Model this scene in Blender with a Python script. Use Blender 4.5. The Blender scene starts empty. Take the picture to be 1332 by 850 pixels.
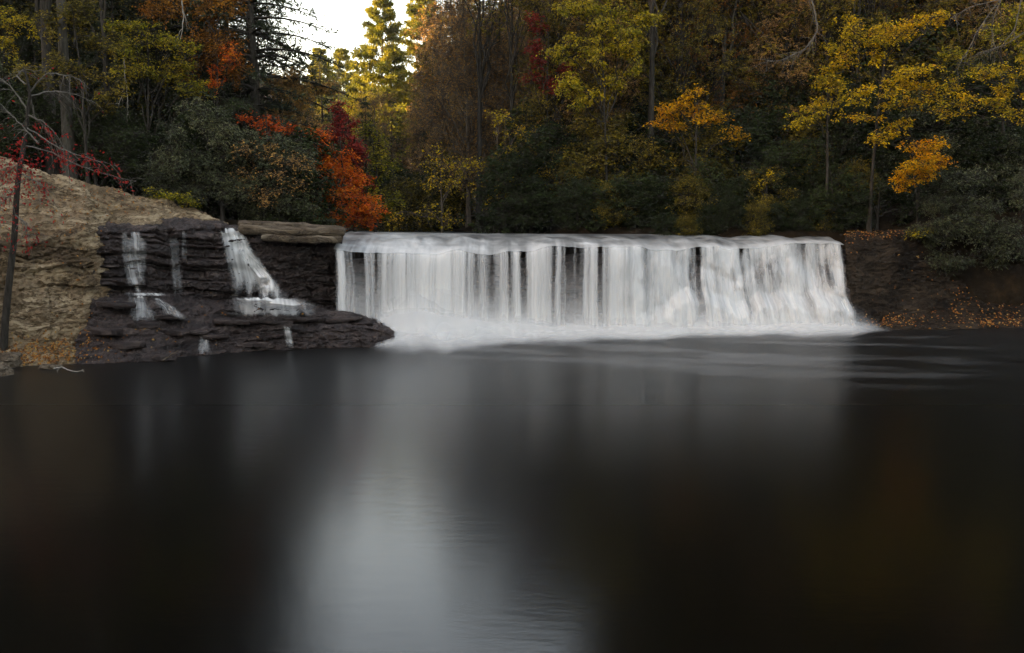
import bpy, math, random
import numpy as np
from mathutils import Vector
from mathutils.bvhtree import BVHTree

# ------------------------------------------------------------------ camera, sky, sun, exposure
scene = bpy.context.scene
C = scene.collection
FPX, PITCH, EYE = 1153.0, math.radians(6.43), 3.95
cam_data = bpy.data.cameras.new('camera')
cam_data.sensor_width = 36.0
cam_data.lens = FPX / 1332.0 * 36.0
cam_data.clip_start = 0.1
cam_data.clip_end = 3000.0
cam = bpy.data.objects.new('camera', cam_data)
C.objects.link(cam)
cam.location = (0, 0, EYE)
cam.rotation_euler = (math.pi / 2 - PITCH, 0, 0)
scene.camera = cam

SUN_EL, SUN_FROM = math.radians(9.0), (-0.93, -0.36)      # low sun, from the left and a little behind
world = bpy.data.worlds.new('World')
scene.world = world
world.use_nodes = True
wn = world.node_tree
sky = wn.nodes.new('ShaderNodeTexSky')
sky.sky_type = 'NISHITA'
sky.sun_disc = False
sky.sun_elevation = SUN_EL
sky.sun_rotation = math.atan2(SUN_FROM[0], SUN_FROM[1])
sky.altitude = 600
sky.air_density = 1.0
sky.dust_density = 1.6
sky.ozone_density = 1.0
bg = wn.nodes['Background']
bg.inputs['Strength'].default_value = 0.12
wn.links.new(sky.outputs['Color'], bg.inputs['Color'])

sun_data = bpy.data.lights.new('sun', 'SUN')
sun_data.energy = 2.6
sun_data.angle = math.radians(0.5)
sun_data.color = (1.0, 0.86, 0.64)
sun = bpy.data.objects.new('sun', sun_data)
C.objects.link(sun)
_sd = Vector((SUN_FROM[0] * math.cos(SUN_EL), SUN_FROM[1] * math.cos(SUN_EL), math.sin(SUN_EL)))
sun.rotation_euler = _sd.to_track_quat('Z', 'Y').to_euler()
sun.location = (-60, -20, 60)

vs = scene.view_settings
scene.display_settings.display_device = 'sRGB'
vs.view_transform = 'Standard'
vs.look = 'None'
vs.gamma = 1.0
vs.use_curve_mapping = False
vs.exposure = 3.62
vs.use_white_balance = True                                # the camera was set for open shade
vs.white_balance_temperature = 10000
vs.white_balance_tint = 21
scene.render.engine = 'CYCLES'
cy = scene.cycles
cy.use_denoising = True
cy.max_bounces = 6
cy.diffuse_bounces = 3
cy.glossy_bounces = 3
cy.transmission_bounces = 3
cy.transparent_max_bounces = 24
cy.use_adaptive_sampling = True
cy.adaptive_threshold = 0.012
cy.sample_clamp_indirect = 4.0

# ------------------------------------------------------------------ numbers and shapes
rng = np.random.default_rng(11)
cP, sP = math.cos(PITCH), math.sin(PITCH)

def ray(u, v):
    a, b = (u - 666.0) / FPX, (425.0 - v) / FPX
    return np.array([a, cP + b * sP, -sP + b * cP])

def P(u, v, Y):                                   # a place in the valley at distance Y up the stream
    d = ray(u, v)
    return d * (Y / d[1]) + np.array([0, 0, EYE])

def G(u, v, z=0.0):                               # a place at height z
    d = ray(u, v)
    return d * ((z - EYE) / d[2]) + np.array([0, 0, EYE])

def _hash(ix, iy, iz, seed):
    h = (ix.astype(np.int64) * 374761393 + iy.astype(np.int64) * 668265263 + iz.astype(np.int64) * 2147483647 + seed * 144269) & 0xFFFFFFFF
    h = ((h ^ (h >> 13)) * 1274126177) & 0xFFFFFFFF
    h = ((h ^ (h >> 15)) * 2246822519) & 0xFFFFFFFF
    return ((h ^ (h >> 16)) & 0xFFFFFF) / float(0xFFFFFF)

def noise(p, seed=0):
    p = np.asarray(p, float)
    i = np.floor(p)
    f = p - i
    f = f * f * (3 - 2 * f)
    x, y, z = i[..., 0], i[..., 1], i[..., 2]
    r = 0
    for a in (0, 1):
        for b in (0, 1):
            for c in (0, 1):
                w = (f[..., 0] if a else 1 - f[..., 0]) * (f[..., 1] if b else 1 - f[..., 1]) * (f[..., 2] if c else 1 - f[..., 2])
                r = r + w * _hash(x + a, y + b, z + c, seed)
    return r * 2 - 1

def fbm(p, seed=0, octaves=4):
    p = np.asarray(p, float)
    s, a = 0, 0.5
    for o in range(octaves):
        s = s + a * noise(p * (2.03 ** o) + 17.3 * o, seed + o)
        a *= 0.5
    return s

def v3(x, y, z):
    return np.stack(np.broadcast_arrays(x, y, z), -1)

def sstep(a, b, x):
    t = np.clip((x - a) / (b - a), 0, 1)
    return t * t * (3 - 2 * t)

def mesh_from(name, verts, faces, smooth=True, attrs=None, face_attrs=None):
    me = bpy.data.meshes.new(name)
    verts = np.ascontiguousarray(verts, dtype=np.float32).reshape(-1, 3)
    faces = np.ascontiguousarray(faces, dtype=np.int32)
    n, k = faces.shape
    me.vertices.add(len(verts))
    me.vertices.foreach_set('co', verts.ravel())
    me.loops.add(n * k)
    me.loops.foreach_set('vertex_index', faces.ravel())
    me.polygons.add(n)
    me.polygons.foreach_set('loop_start', np.arange(0, n * k, k, dtype=np.int32))
    me.polygons.foreach_set('loop_total', np.full(n, k, dtype=np.int32))
    me.polygons.foreach_set('use_smooth', np.full(n, smooth, dtype=bool))
    for dom, dct in (('POINT', attrs or {}), ('FACE', face_attrs or {})):
        for key, val in dct.items():
            at = me.attributes.new(key, 'FLOAT', dom)
            at.data.foreach_set('value', np.ascontiguousarray(val, dtype=np.float32).ravel())
    me.update(calc_edges=True)
    return me

def grid_faces(nv, nu, off=0):
    i = np.arange(nv * nu).reshape(nv, nu) + off
    return np.stack([i[:-1, :-1], i[:-1, 1:], i[1:, 1:], i[1:, :-1]], -1).reshape(-1, 4)

def link(name, me, mat=None, parent=None, loc=None):
    o = bpy.data.objects.new(name, me)
    C.objects.link(o)
    if mat is not None and me is not None and not me.materials:
        me.materials.append(mat)
    if parent is not None:
        o.parent = parent
    if loc is not None:
        o.location = loc
    return o

def tag(o, label=None, cat=None, group=None, kind=None):
    if label: o['label'] = label
    if cat: o['category'] = cat
    if group: o['group'] = group
    if kind: o['kind'] = kind
    return o

def empty(name, loc):
    o = bpy.data.objects.new(name, None)
    o.empty_display_size = 0.3
    o.location = tuple(float(c) for c in loc)
    C.objects.link(o)
    return o

def segments(p0, p1, r0, r1, k=4):
    """tapered prisms, one for each row of p0 -> p1"""
    p0, p1 = np.asarray(p0, float), np.asarray(p1, float)
    r0, r1 = np.asarray(r0, float), np.asarray(r1, float)
    d = p1 - p0
    d = d / np.maximum(np.linalg.norm(d, axis=1, keepdims=True), 1e-6)
    ref = np.where(np.abs(d[:, 2:3]) < 0.9, np.array([[0, 0, 1.0]]), np.array([[1.0, 0, 0]]))
    a = np.cross(d, ref); a /= np.linalg.norm(a, axis=1, keepdims=True)
    b = np.cross(d, a)
    ang = np.arange(k) * 2 * math.pi / k
    off = np.cos(ang)[None, :, None] * a[:, None, :] + np.sin(ang)[None, :, None] * b[:, None, :]
    lo = p0[:, None, :] + off * r0[:, None, None]
    hi = p1[:, None, :] + off * r1[:, None, None]
    n = len(p0)
    V = np.stack([lo, hi], 1).reshape(-1, 3)
    base = (np.arange(n) * 2 * k)[:, None]
    j = np.arange(k)[None, :]
    j2 = (np.arange(k)[None, :] + 1) % k
    F = np.stack([base + j, base + j2, base + k + j2, base + k + j], -1).reshape(-1, 4)
    return V, F

def tube(pts, rad, k=8):
    pts = np.asarray(pts, float); n = len(pts)
    rad = np.asarray(rad, float)
    t = np.gradient(pts, axis=0)
    t /= np.maximum(np.linalg.norm(t, axis=1, keepdims=True), 1e-6)
    ref = np.array([0.31, 0.95, 0.05]) if abs(t[:, 2].mean()) > 0.6 else np.array([0.05, 0.1, 1.0])
    a = np.cross(t, ref); a /= np.maximum(np.linalg.norm(a, axis=1, keepdims=True), 1e-6)
    b = np.cross(t, a)
    ang = np.arange(k + 1) * 2 * math.pi / k
    V = pts[:, None, :] + (np.cos(ang)[None, :, None] * a[:, None, :] + np.sin(ang)[None, :, None] * b[:, None, :]) * rad[:, None, None]
    return V.reshape(-1, 3), grid_faces(n, k + 1)

def join(parts):
    V, F, o = [], [], 0
    for v, f in parts:
        V.append(v); F.append(f + o); o += len(v)
    return np.concatenate(V), np.concatenate(F)

# ------------------------------------------------------------------ materials
def new_mat(name):
    m = bpy.data.materials.new(name)
    m.use_nodes = True
    nt = m.node_tree
    for n in list(nt.nodes):
        nt.nodes.remove(n)
    out = nt.nodes.new('ShaderNodeOutputMaterial')
    return m, nt, out

def N(nt, t, **kw):
    n = nt.nodes.new(t)
    for k, v in kw.items():
        if k in n.inputs.keys():
            n.inputs[k].default_value = v
        else:
            setattr(n, k, v)
    return n

def ramp(nt, stops, interp='LINEAR'):
    r = nt.nodes.new('ShaderNodeValToRGB')
    r.color_ramp.interpolation = interp
    el = r.color_ramp.elements
    while len(el) < len(stops):
        el.new(0.5)
    for e, (pos, col) in zip(el, stops):
        e.position = pos
        e.color = (*col, 1.0)
    return r

def leaf_material(name, cols, gloss=0.0, transl=0.35):
    m, nt, out = new_mat(name)
    at = N(nt, 'ShaderNodeAttribute', attribute_name='tone')
    oi = N(nt, 'ShaderNodeObjectInfo')
    mul = N(nt, 'ShaderNodeMath', operation='MULTIPLY_ADD')
    nt.links.new(oi.outputs['Random'], mul.inputs[0]); mul.inputs[1].default_value = 0.16
    nt.links.new(at.outputs['Fac'], mul.inputs[2])
    sub = N(nt, 'ShaderNodeMath', operation='SUBTRACT'); nt.links.new(mul.outputs[0], sub.inputs[0]); sub.inputs[1].default_value = 0.08
    k = len(cols)
    r = ramp(nt, [(i / (k - 1), c) for i, c in enumerate(cols)])
    nt.links.new(sub.outputs[0], r.inputs[0])
    p = N(nt, 'ShaderNodeBsdfPrincipled', Roughness=0.55)
    p.inputs['Specular IOR Level'].default_value = 0.06 + gloss
    if gloss: p.inputs['Roughness'].default_value = 0.45
    nt.links.new(r.outputs[0], p.inputs['Base Color'])
    tr = N(nt, 'ShaderNodeBsdfTranslucent')
    nt.links.new(r.outputs[0], tr.inputs['Color'])
    mx = N(nt, 'ShaderNodeMixShader'); mx.inputs[0].default_value = transl
    nt.links.new(p.outputs[0], mx.inputs[1]); nt.links.new(tr.outputs[0], mx.inputs[2])
    nt.links.new(mx.outputs[0], out.inputs['Surface'])
    return m

LEAF = {
    'evergreen': leaf_material('evergreen_leaf', [(.010, .017, .007), (.022, .034, .012), (.045, .060, .020)]),
    'hemlock': leaf_material('hemlock_needle', [(.016, .024, .015), (.034, .046, .026), (.060, .072, .038)]),
    'rhododendron': leaf_material('rhododendron_leaf', [(.018, .024, .010), (.038, .048, .021), (.080, .090, .042), (.13, .12, .05)], gloss=.12, transl=.15),
    'olive': leaf_material('olive_leaf', [(.040, .036, .008), (.095, .078, .014), (.20, .145, .022), (.34, .22, .026)]),
    'yellow': leaf_material('yellow_leaf', [(.20, .17, .015), (.42, .29, .018), (.58, .36, .020), (.62, .27, .015)]),
    'yellow_green': leaf_material('yellow_green_leaf', [(.07, .075, .010), (.17, .16, .015), (.36, .27, .022), (.50, .32, .02)]),
    'gold': leaf_material('gold_leaf', [(.33, .20, .012), (.55, .29, .014), (.66, .28, .012), (.62, .18, .010)]),
    'orange': leaf_material('orange_leaf', [(.34, .042, .012), (.56, .082, .012), (.66, .130, .014), (.62, .21, .02)]),
    'rust': leaf_material('rust_leaf', [(.05, .042, .012), (.13, .062, .016), (.25, .092, .016), (.40, .16, .02)]),
    'red': leaf_material('red_leaf', [(.18, .013, .014), (.30, .022, .020), (.38, .045, .028)]),
    'burgundy': leaf_material('burgundy_leaf', [(.07, .008, .009), (.16, .014, .014), (.26, .03, .02)]),
    'brown': leaf_material('brown_leaf', [(.11, .068, .030), (.26, .145, .054), (.40, .21, .068), (.50, .27, .07)]),
    'pine': leaf_material('pine_needle', [(.06, .075, .014), (.16, .16, .022), (.34, .28, .035)]),
    'litter': leaf_material('fallen_leaf', [(.09, .034, .014), (.20, .068, .018), (.32, .13, .032), (.28, .18, .07)], transl=.1),
}

def bark_material(name, c0, c1, scale=6.0):
    m, nt, out = new_mat(name)
    tc = N(nt, 'ShaderNodeTexCoord')
    mp = N(nt, 'ShaderNodeMapping'); mp.inputs['Scale'].default_value = (scale, scale, scale * .22)
    nt.links.new(tc.outputs['Object'], mp.inputs[0])
    ns = N(nt, 'ShaderNodeTexNoise', Scale=2.2, Detail=6.0, Roughness=.65)
    nt.links.new(mp.outputs[0], ns.inputs['Vector'])
    r = ramp(nt, [(.3, c0), (.7, c1)])
    nt.links.new(ns.outputs['Fac'], r.inputs[0])
    p = N(nt, 'ShaderNodeBsdfPrincipled', Roughness=.9)
    p.inputs['Specular IOR Level'].default_value = .1
    nt.links.new(r.outputs[0], p.inputs['Base Color'])
    b = N(nt, 'ShaderNodeBump', Strength=.8, Distance=.04)
    nt.links.new(ns.outputs['Fac'], b.inputs['Height']); nt.links.new(b.outputs[0], p.inputs['Normal'])
    nt.links.new(p.outputs[0], out.inputs['Surface'])
    return m

BARK = {
    'dark': bark_material('dark_bark', (.012, .010, .008), (.05, .042, .034)),
    'grey': bark_material('grey_bark', (.05, .045, .038), (.17, .15, .125)),
    'dim': bark_material('dim_grey_bark', (.022, .020, .016), (.075, .066, .052)),
    'pale': bark_material('pale_bark', (.10, .09, .075), (.32, .29, .25)),
    'brown': bark_material('brown_bark', (.04, .030, .022), (.14, .105, .078)),
}

def rock_material(name, wet):
    m, nt, out = new_mat(name)
    ge = N(nt, 'ShaderNodeNewGeometry')
    mp = N(nt, 'ShaderNodeMapping'); mp.inputs['Scale'].default_value = (.7, .7, 2.5)
    nt.links.new(ge.outputs['Position'], mp.inputs[0])
    strata = N(nt, 'ShaderNodeTexNoise', Scale=1.5, Detail=8.0, Roughness=.62, Distortion=1.1)
    nt.links.new(mp.outputs[0], strata.inputs['Vector'])
    patch = N(nt, 'ShaderNodeTexNoise', Scale=.62, Detail=5.0, Roughness=.6)
    nt.links.new(ge.outputs['Position'], patch.inputs['Vector'])
    fine = N(nt, 'ShaderNodeTexNoise', Scale=9.0, Detail=7.0, Roughness=.72)
    nt.links.new(ge.outputs['Position'], fine.inputs['Vector'])
    mixh = N(nt, 'ShaderNodeMath', operation='MULTIPLY_ADD')
    nt.links.new(fine.outputs['Fac'], mixh.inputs[0]); mixh.inputs[1].default_value = .6
    nt.links.new(strata.outputs['Fac'], mixh.inputs[2])
    p = N(nt, 'ShaderNodeBsdfPrincipled')
    if wet == 'wet':
        r = ramp(nt, [(.45, (.004, .0025, .0023)), (.70, (.013, .0080, .0072)), (.88, (.042, .028, .025)), (1.0, (.09, .064, .053))])
        nt.links.new(mixh.outputs[0], r.inputs[0])
        col = r.outputs[0]
        rr = ramp(nt, [(.35, (.25, .25, .25)), (.62, (.75, .75, .75))])
        nt.links.new(fine.outputs['Fac'], rr.inputs[0])
        nt.links.new(rr.outputs[0], p.inputs['Roughness'])
        p.inputs['Specular IOR Level'].default_value = .24
        bs, bd = .9, .10
    else:
        if wet == 'dry':
            stops = [(.36, (.022, .015, .010)), (.55, (.100, .068, .044)), (.80, (.255, .178, .110)), (1.0, (.39, .30, .195))]
        elif wet == 'brown':
            stops = [(.35, (.018, .013, .010)), (.6, (.085, .062, .045)), (.95, (.18, .14, .10))]
        else:
            stops = [(.35, (.004, .0028, .002)), (.6, (.014, .009, .006)), (.95, (.045, .030, .019))]
        r = ramp(nt, stops)
        nt.links.new(mixh.outputs[0], r.inputs[0])
        ca = N(nt, 'ShaderNodeMath', operation='SUBTRACT'); nt.links.new(strata.outputs['Fac'], ca.inputs[0]); ca.inputs[1].default_value = .5
        cb = N(nt, 'ShaderNodeMath', operation='ABSOLUTE'); nt.links.new(ca.outputs[0], cb.inputs[0])
        cr = ramp(nt, [(.0, (.10, .085, .07)), (.012, (.35, .32, .30)), (.035, (1, 1, 1))])
        nt.links.new(cb.outputs[0], cr.inputs[0])
        cm = N(nt, 'ShaderNodeMix', data_type='RGBA', blend_type='MULTIPLY')
        cm.inputs['Factor'].default_value = .85
        nt.links.new(r.outputs[0], cm.inputs['A']); nt.links.new(cr.outputs[0], cm.inputs['B'])
        st = ramp(nt, [(.38, (.20, .17, .15)), (.46, (.62, .55, .48)), (.58, (1, 1, 1))])
        nt.links.new(patch.outputs['Fac'], st.inputs[0])
        mm = N(nt, 'ShaderNodeMix', data_type='RGBA', blend_type='MULTIPLY')
        mm.inputs['Factor'].default_value = .75
        nt.links.new(cm.outputs['Result'], mm.inputs['A']); nt.links.new(st.outputs[0], mm.inputs['B'])
        col = mm.outputs['Result']
        p.inputs['Roughness'].default_value = .85
        p.inputs['Specular IOR Level'].default_value = .12
        bs, bd = 1.0, .12
    nt.links.new(col, p.inputs['Base Color'])
    b = N(nt, 'ShaderNodeBump', Strength=bs, Distance=bd)
    nt.links.new(mixh.outputs[0], b.inputs['Height']); nt.links.new(b.outputs[0], p.inputs['Normal'])
    nt.links.new(p.outputs[0], out.inputs['Surface'])
    return m

ROCK_DRY = rock_material('dry_tan_rock', 'dry')
ROCK_WET = rock_material('wet_dark_rock', 'wet')
ROCK_BROWN = rock_material('brown_rock', 'brown')
ROCK_EARTH = rock_material('earthy_bank', 'earth')

def ground_material():
    m, nt, out = new_mat('forest_floor')
    ge = N(nt, 'ShaderNodeNewGeometry')
    ns = N(nt, 'ShaderNodeTexNoise', Scale=1.3, Detail=8.0, Roughness=.7)
    nt.links.new(ge.outputs['Position'], ns.inputs['Vector'])
    r = ramp(nt, [(.3, (.005, .0036, .0024)), (.55, (.016, .010, .0055)), (.8, (.045, .025, .011))])
    nt.links.new(ns.outputs['Fac'], r.inputs[0])
    p = N(nt, 'ShaderNodeBsdfPrincipled', Roughness=.95)
    p.inputs['Specular IOR Level'].default_value = .05
    nt.links.new(r.outputs[0], p.inputs['Base Color'])
    b = N(nt, 'ShaderNodeBump', Strength=.8, Distance=.2)
    nt.links.new(ns.outputs['Fac'], b.inputs['Height']); nt.links.new(b.outputs[0], p.inputs['Normal'])
    nt.links.new(p.outputs[0], out.inputs['Surface'])
    return m
FLOOR = ground_material()

def pool_material():
    m, nt, out = new_mat('dark_pool_water')
    ge = N(nt, 'ShaderNodeNewGeometry')
    mp = N(nt, 'ShaderNodeMapping'); mp.inputs['Scale'].default_value = (.9, 2.6, 1)
    nt.links.new(ge.outputs['Position'], mp.inputs[0])
    ns = N(nt, 'ShaderNodeTexNoise', Scale=2.2, Detail=4.0, Roughness=.6)
    nt.links.new(mp.outputs[0], ns.inputs['Vector'])
    p = N(nt, 'ShaderNodeBsdfPrincipled', Roughness=.22, IOR=1.42)
    p.inputs['Base Color'].default_value = (.0012, .0010, .0008, 1)
    sx = N(nt, 'ShaderNodeSeparateXYZ'); nt.links.new(ge.outputs['Position'], sx.inputs[0])
    mr = N(nt, 'ShaderNodeMapRange'); mr.inputs['From Min'].default_value = 8.0; mr.inputs['From Max'].default_value = 32.0   # choppier towards the falls
    mr.inputs['To Min'].default_value = .14; mr.inputs['To Max'].default_value = .42
    nt.links.new(sx.outputs['Y'], mr.inputs['Value']); nt.links.new(mr.outputs[0], p.inputs['Roughness'])
    b = N(nt, 'ShaderNodeBump', Strength=.045, Distance=.05)
    nt.links.new(ns.outputs['Fac'], b.inputs['Height']); nt.links.new(b.outputs[0], p.inputs['Normal'])
    nt.links.new(p.outputs[0], out.inputs['Surface'])
    return m
POOL = pool_material()

def river_material():
    m, nt, out = new_mat('river_water')
    ge = N(nt, 'ShaderNodeNewGeometry')
    ns = N(nt, 'ShaderNodeTexNoise', Scale=2.0, Detail=4.0)
    nt.links.new(ge.outputs['Position'], ns.inputs['Vector'])
    p = N(nt, 'ShaderNodeBsdfPrincipled', Roughness=.38, IOR=1.33)
    p.inputs['Base Color'].default_value = (.003, .003, .0028, 1)
    b = N(nt, 'ShaderNodeBump', Strength=.3, Distance=.08)
    nt.links.new(ns.outputs['Fac'], b.inputs['Height']); nt.links.new(b.outputs[0], p.inputs['Normal'])
    nt.links.new(p.outputs[0], out.inputs['Surface'])
    return m
RIVER = river_material()

def white_water(name, glossy_under=False):
    """falling water: the 'dens' attribute says how much white water there is"""
    m, nt, out = new_mat(name)
    at = N(nt, 'ShaderNodeAttribute', attribute_name='dens')
    d = N(nt, 'ShaderNodeBsdfDiffuse'); d.inputs['Color'].default_value = (.82, .81, .79, 1)
    t = N(nt, 'ShaderNodeBsdfTranslucent'); t.inputs['Color'].default_value = (.82, .81, .79, 1)
    w = N(nt, 'ShaderNodeMixShader'); w.inputs[0].default_value = .35
    nt.links.new(d.outputs[0], w.inputs[1]); nt.links.new(t.outputs[0], w.inputs[2])
    if glossy_under:
        u = N(nt, 'ShaderNodeBsdfPrincipled', Roughness=.32, IOR=1.33)
        u.inputs['Base Color'].default_value = (.006, .0055, .005, 1)
    else:
        u = N(nt, 'ShaderNodeBsdfTransparent')
    mx = N(nt, 'ShaderNodeMixShader')
    nt.links.new(at.outputs['Fac'], mx.inputs[0])
    nt.links.new(u.outputs[0], mx.inputs[1]); nt.links.new(w.outputs[0], mx.inputs[2])
    nt.links.new(mx.outputs[0], out.inputs['Surface'])
    return m
WHITE = white_water('falling_white_water')
LIPWATER = white_water('gliding_lip_water', True)

# ------------------------------------------------------------------ the setting
def river_center(y):
    return np.interp(y, [30, 36.5, 41, 60, 90, 140, 260], [2.5, 2.5, -4.5, -9.5, -17.5, -28.0, -54.0])

def terrain_h(x, y):
    hw = np.interp(y, [30, 37, 41, 60, 140], [11.5, 11.5, 7.5, 5.5, 6.0])
    d = np.abs(x - river_center(y)) - hw                       # beyond the stream's edge
    right = x > river_center(y)
    rise = np.where(right, 0.85, 0.55)
    cap = np.where(right, 56.0, 38.0)
    cap = np.where((~right), cap * (1 - .80 * sstep(70, 104, y + .25 * (x + 30))), cap * (1 - .25 * sstep(90, 170, y)))  # added left hill drops upstream so sun reaches the far pines
    dd = np.clip(d, 0, None)
    dd = dd * dd / (dd + np.where(right, 34.0 + 60.0 * sstep(60, 42, y), 18.0))
    land = 4.0 + cap * (1 - np.exp(-dd * rise / cap)) + 0.9 * fbm(v3(x * .11, y * .11, 0 * x), 5)
    land = np.where(d < 0, 3.2 + 0.8 * sstep(-1.5, 0, d), land)
    land = land + 48.0 * sstep(150, 330, y)                    # the valley bends away behind a far hill
    # the pool below the falls
    pl = np.interp(y, [-8, 2, 10, 20, 27, 31, 34], [-6, -16, -20, -18.5, -15.6, -11.5, -9.5])
    pr = np.interp(y, [-8, 2, 12, 24, 31, 36.5, 37], [8, 22, 30, 34, 34, 22, 13])
    far = np.interp(x, [-16, -9, -6, 13, 15, 24, 34, 40], [29.5, 33.2, 34.0, 37.2, 36.2, 36.4, 33.5, 31])
    s = np.minimum(np.minimum(x - pl, pr - x), np.minimum(far - y, y - 1.5 + .03 * np.abs(x)))   # >0 inside
    dn = np.clip(-s, 0, None)
    near = np.where(y < 30, 1.5 + np.where(x < 0, .65, .42) * np.clip(dn - 1.5, 0, 90) + .7 * fbm(v3(x * .15, y * .15, 0 * x), 8), land)
    capn = np.where(x < 0, 48.0, 26.0)  # unseen left hill, added and raised to keep low sun off the valley
    near = np.minimum(near, capn)
    w = sstep(26, 33, y)
    ln = near * (1 - w) + land * w
    ln = np.where(y < 0, np.minimum(ln, 2.2 + .22 * np.abs(y) + np.clip(np.abs(x) - 12, 0, 99) * .42), ln)
    ln = ln - 1.5 * np.exp(-((x + 11.0) / 4.5) ** 2 - ((y - 32.0) / 3.0) ** 2)
    return -1.6 + (ln + 1.6) * sstep(0.2, -1.3, s)

def axis(lo, hi, dense_lo, dense_hi, step, n_out):
    a = np.arange(dense_lo, dense_hi + 1e-6, step)
    l = dense_lo - (dense_lo - lo) * (np.linspace(1, 0, n_out, endpoint=False) ** 2)
    r = dense_hi + (hi - dense_hi) * (np.linspace(0, 1, n_out + 1)[1:] ** 2)
    return np.concatenate([l, a, r])

gx = axis(-420, 420, -80, 80, .8, 26)
gy = axis(-260, 560, -12, 150, .8, 26)
X, Y = np.meshgrid(gx, gy)
Zt = terrain_h(X, Y)
tag(link('ground', mesh_from('ground', v3(X, Y, Zt), grid_faces(len(gy), len(gx))), FLOOR), kind='structure')

def th(x, y):
    return float(terrain_h(np.array([float(x)]), np.array([float(y)]))[0])

# pool water: one sheet, gently uneven
gx = np.linspace(-30, 42, 60); gy = np.linspace(-9, 37.5, 60)
X, Y = np.meshgrid(gx, gy)
tag(link('pool_water', mesh_from('pool_water', v3(X, Y, 0 * X), grid_faces(60, 60)), POOL), kind='structure')

# ------------------------------------------------------------------ lofted rock
def loft(rows, cols, nu, nv, seed, strata=.22, rough=.10, layer=.24):
    """rows: lists of points, one for each entry of cols; a rock face is stretched over them and broken into beds"""
    cols = np.asarray(cols, float)
    uu = np.linspace(cols[0], cols[-1], nu)
    R = np.array([[np.interp(uu, cols, np.asarray(r)[:, k]) for k in range(3)] for r in rows]).transpose(0, 2, 1)
    seglen = np.linalg.norm(np.diff(R, axis=0), axis=2).mean(1)
    s = np.concatenate([[0], np.cumsum(seglen)]); s /= s[-1]
    ss = np.linspace(0, 1, nv)
    idx = np.clip(np.searchsorted(s, ss, side='right') - 1, 0, len(s) - 2)
    f = ((ss - s[idx]) / (s[idx + 1] - s[idx]))[:, None, None]
    g = R[idx] * (1 - f) + R[idx + 1] * f
    for _ in range(2):                                          # soften the edges
        g[1:-1] = .25 * g[:-2] + .5 * g[1:-1] + .25 * g[2:]
    n = np.cross(np.gradient(g, axis=1), np.gradient(g, axis=0))
    n /= np.maximum(np.linalg.norm(n, axis=2, keepdims=True), 1e-6)
    steep = 1 - np.abs(n[..., 2:3])
    rs = np.random.default_rng(seed)
    thick = layer * np.exp(rs.normal(0, .65, 90))
    bounds = np.cumsum(thick) - 3.0
    zz = g[..., 2] + .55 * fbm(g * .30, seed) + .16 * fbm(g * v3(1.1, 1.1, .3), seed + 9) + .035 * g[..., 0]
    lay = np.searchsorted(bounds, zz).astype(float)
    li = np.clip(lay.astype(int), 1, len(bounds) - 1)
    edge = np.minimum(bounds[li] - zz, zz - bounds[li - 1])
    along = g[..., 0] * .9 + g[..., 1] * .5 + .5 * fbm(g * .8, seed + 12)
    bw = .8 + 2.2 * _hash(lay, 0 * lay, 0 * lay + 5, seed)
    block = np.floor(along / bw + 3.1 * _hash(lay, 0 * lay, 0 * lay, seed))
    ef = np.abs((along / bw + 3.1 * _hash(lay, 0 * lay, 0 * lay, seed)) - block - .5)
    prot = (.75 * _hash(lay, block, 0 * lay, seed + 3) + .25 * _hash(lay, 0 * lay, 0 * lay, seed + 4) - .5) * strata
    open_ = np.clip(.35 + 1.3 * fbm(g * v3(.7, .7, .7), seed + 14), 0, 1)
    crack = -.55 * strata * open_ * np.exp(-(np.clip(edge, 0, 1) / .035) ** 2) - .35 * strata * open_ * np.exp(-((.5 - ef) * bw / .04) ** 2)
    d = (prot + crack)[..., None] * (.25 + .75 * steep) + (rough * (fbm(g * .9, seed + 20, 2) + .9 * (.25 - np.abs(fbm(g * v3(1.7, 1.7, 2.6), seed + 25, 4))) + .5 * (.2 - np.abs(fbm(g * v3(5.0, 5.0, 8.5), seed + 30, 3)))))[..., None]
    return g + n * d

def rock_grid(name, rows, cols, nu, nv, mat, parent, seed, **kw):
    g = loft(rows, cols, nu, nv, seed, **kw)
    me = mesh_from(name, g, grid_faces(nv, nu), smooth=False)
    return link(name, me, mat, parent), g

class Surface:
    """what leaves and thin water lie on"""
    def __init__(self): self.v, self.f, self.n = [], [], 0
    def add(self, g):
        nv, nu = g.shape[:2]
        self.v.append(g.reshape(-1, 3)); self.f.append(grid_faces(nv, nu) + self.n); self.n += nv * nu
    def build(self):
        return BVHTree.FromPolygons(np.concatenate(self.v).tolist(), np.concatenate(self.f).tolist())

def pts(us, vs, ys): return [P(u, v, y) for u, v, y in zip(us, vs, ys)]

# dry tan outcrop on the left bank
uc = [-260, -120, 0, 60, 110, 150, 220, 285]
foot = [G(u, v) for u, v in zip(uc[:5], [500, 493, 486, 480, 474])] + [P(150, 440, 27.6), P(220, 430, 29.6), P(285, 420, 31.2)]
foot = [p - np.array([0, -.1, .5]) for p in foot]
fy = [p[1] for p in foot]
apron = pts(uc, [455, 452, 449, 446, 444, 420, 410, 400], [fy[0] + 1.5, fy[1] + 1.5, fy[2] + 1.5, fy[3] + 1.3, fy[4] + .9, fy[5] + .2, fy[6] + .2, fy[7] + .1])
face1 = pts(uc, [400, 398, 392, 388, 386, 370, 360, 350], [p[1] + .35 for p in apron])
face2 = pts(uc, [300, 305, 318, 312, 305, 295, 292, 294], [p[1] + .5 for p in face1])
top0 = pts(uc, [250, 258, 275, 270, 278, 288, 289, 292], [p[1] + a for p, a in zip(face2, [1.3, 1.3, 1.3, 1.3, 1.0, .6, .5, .3])])
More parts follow.
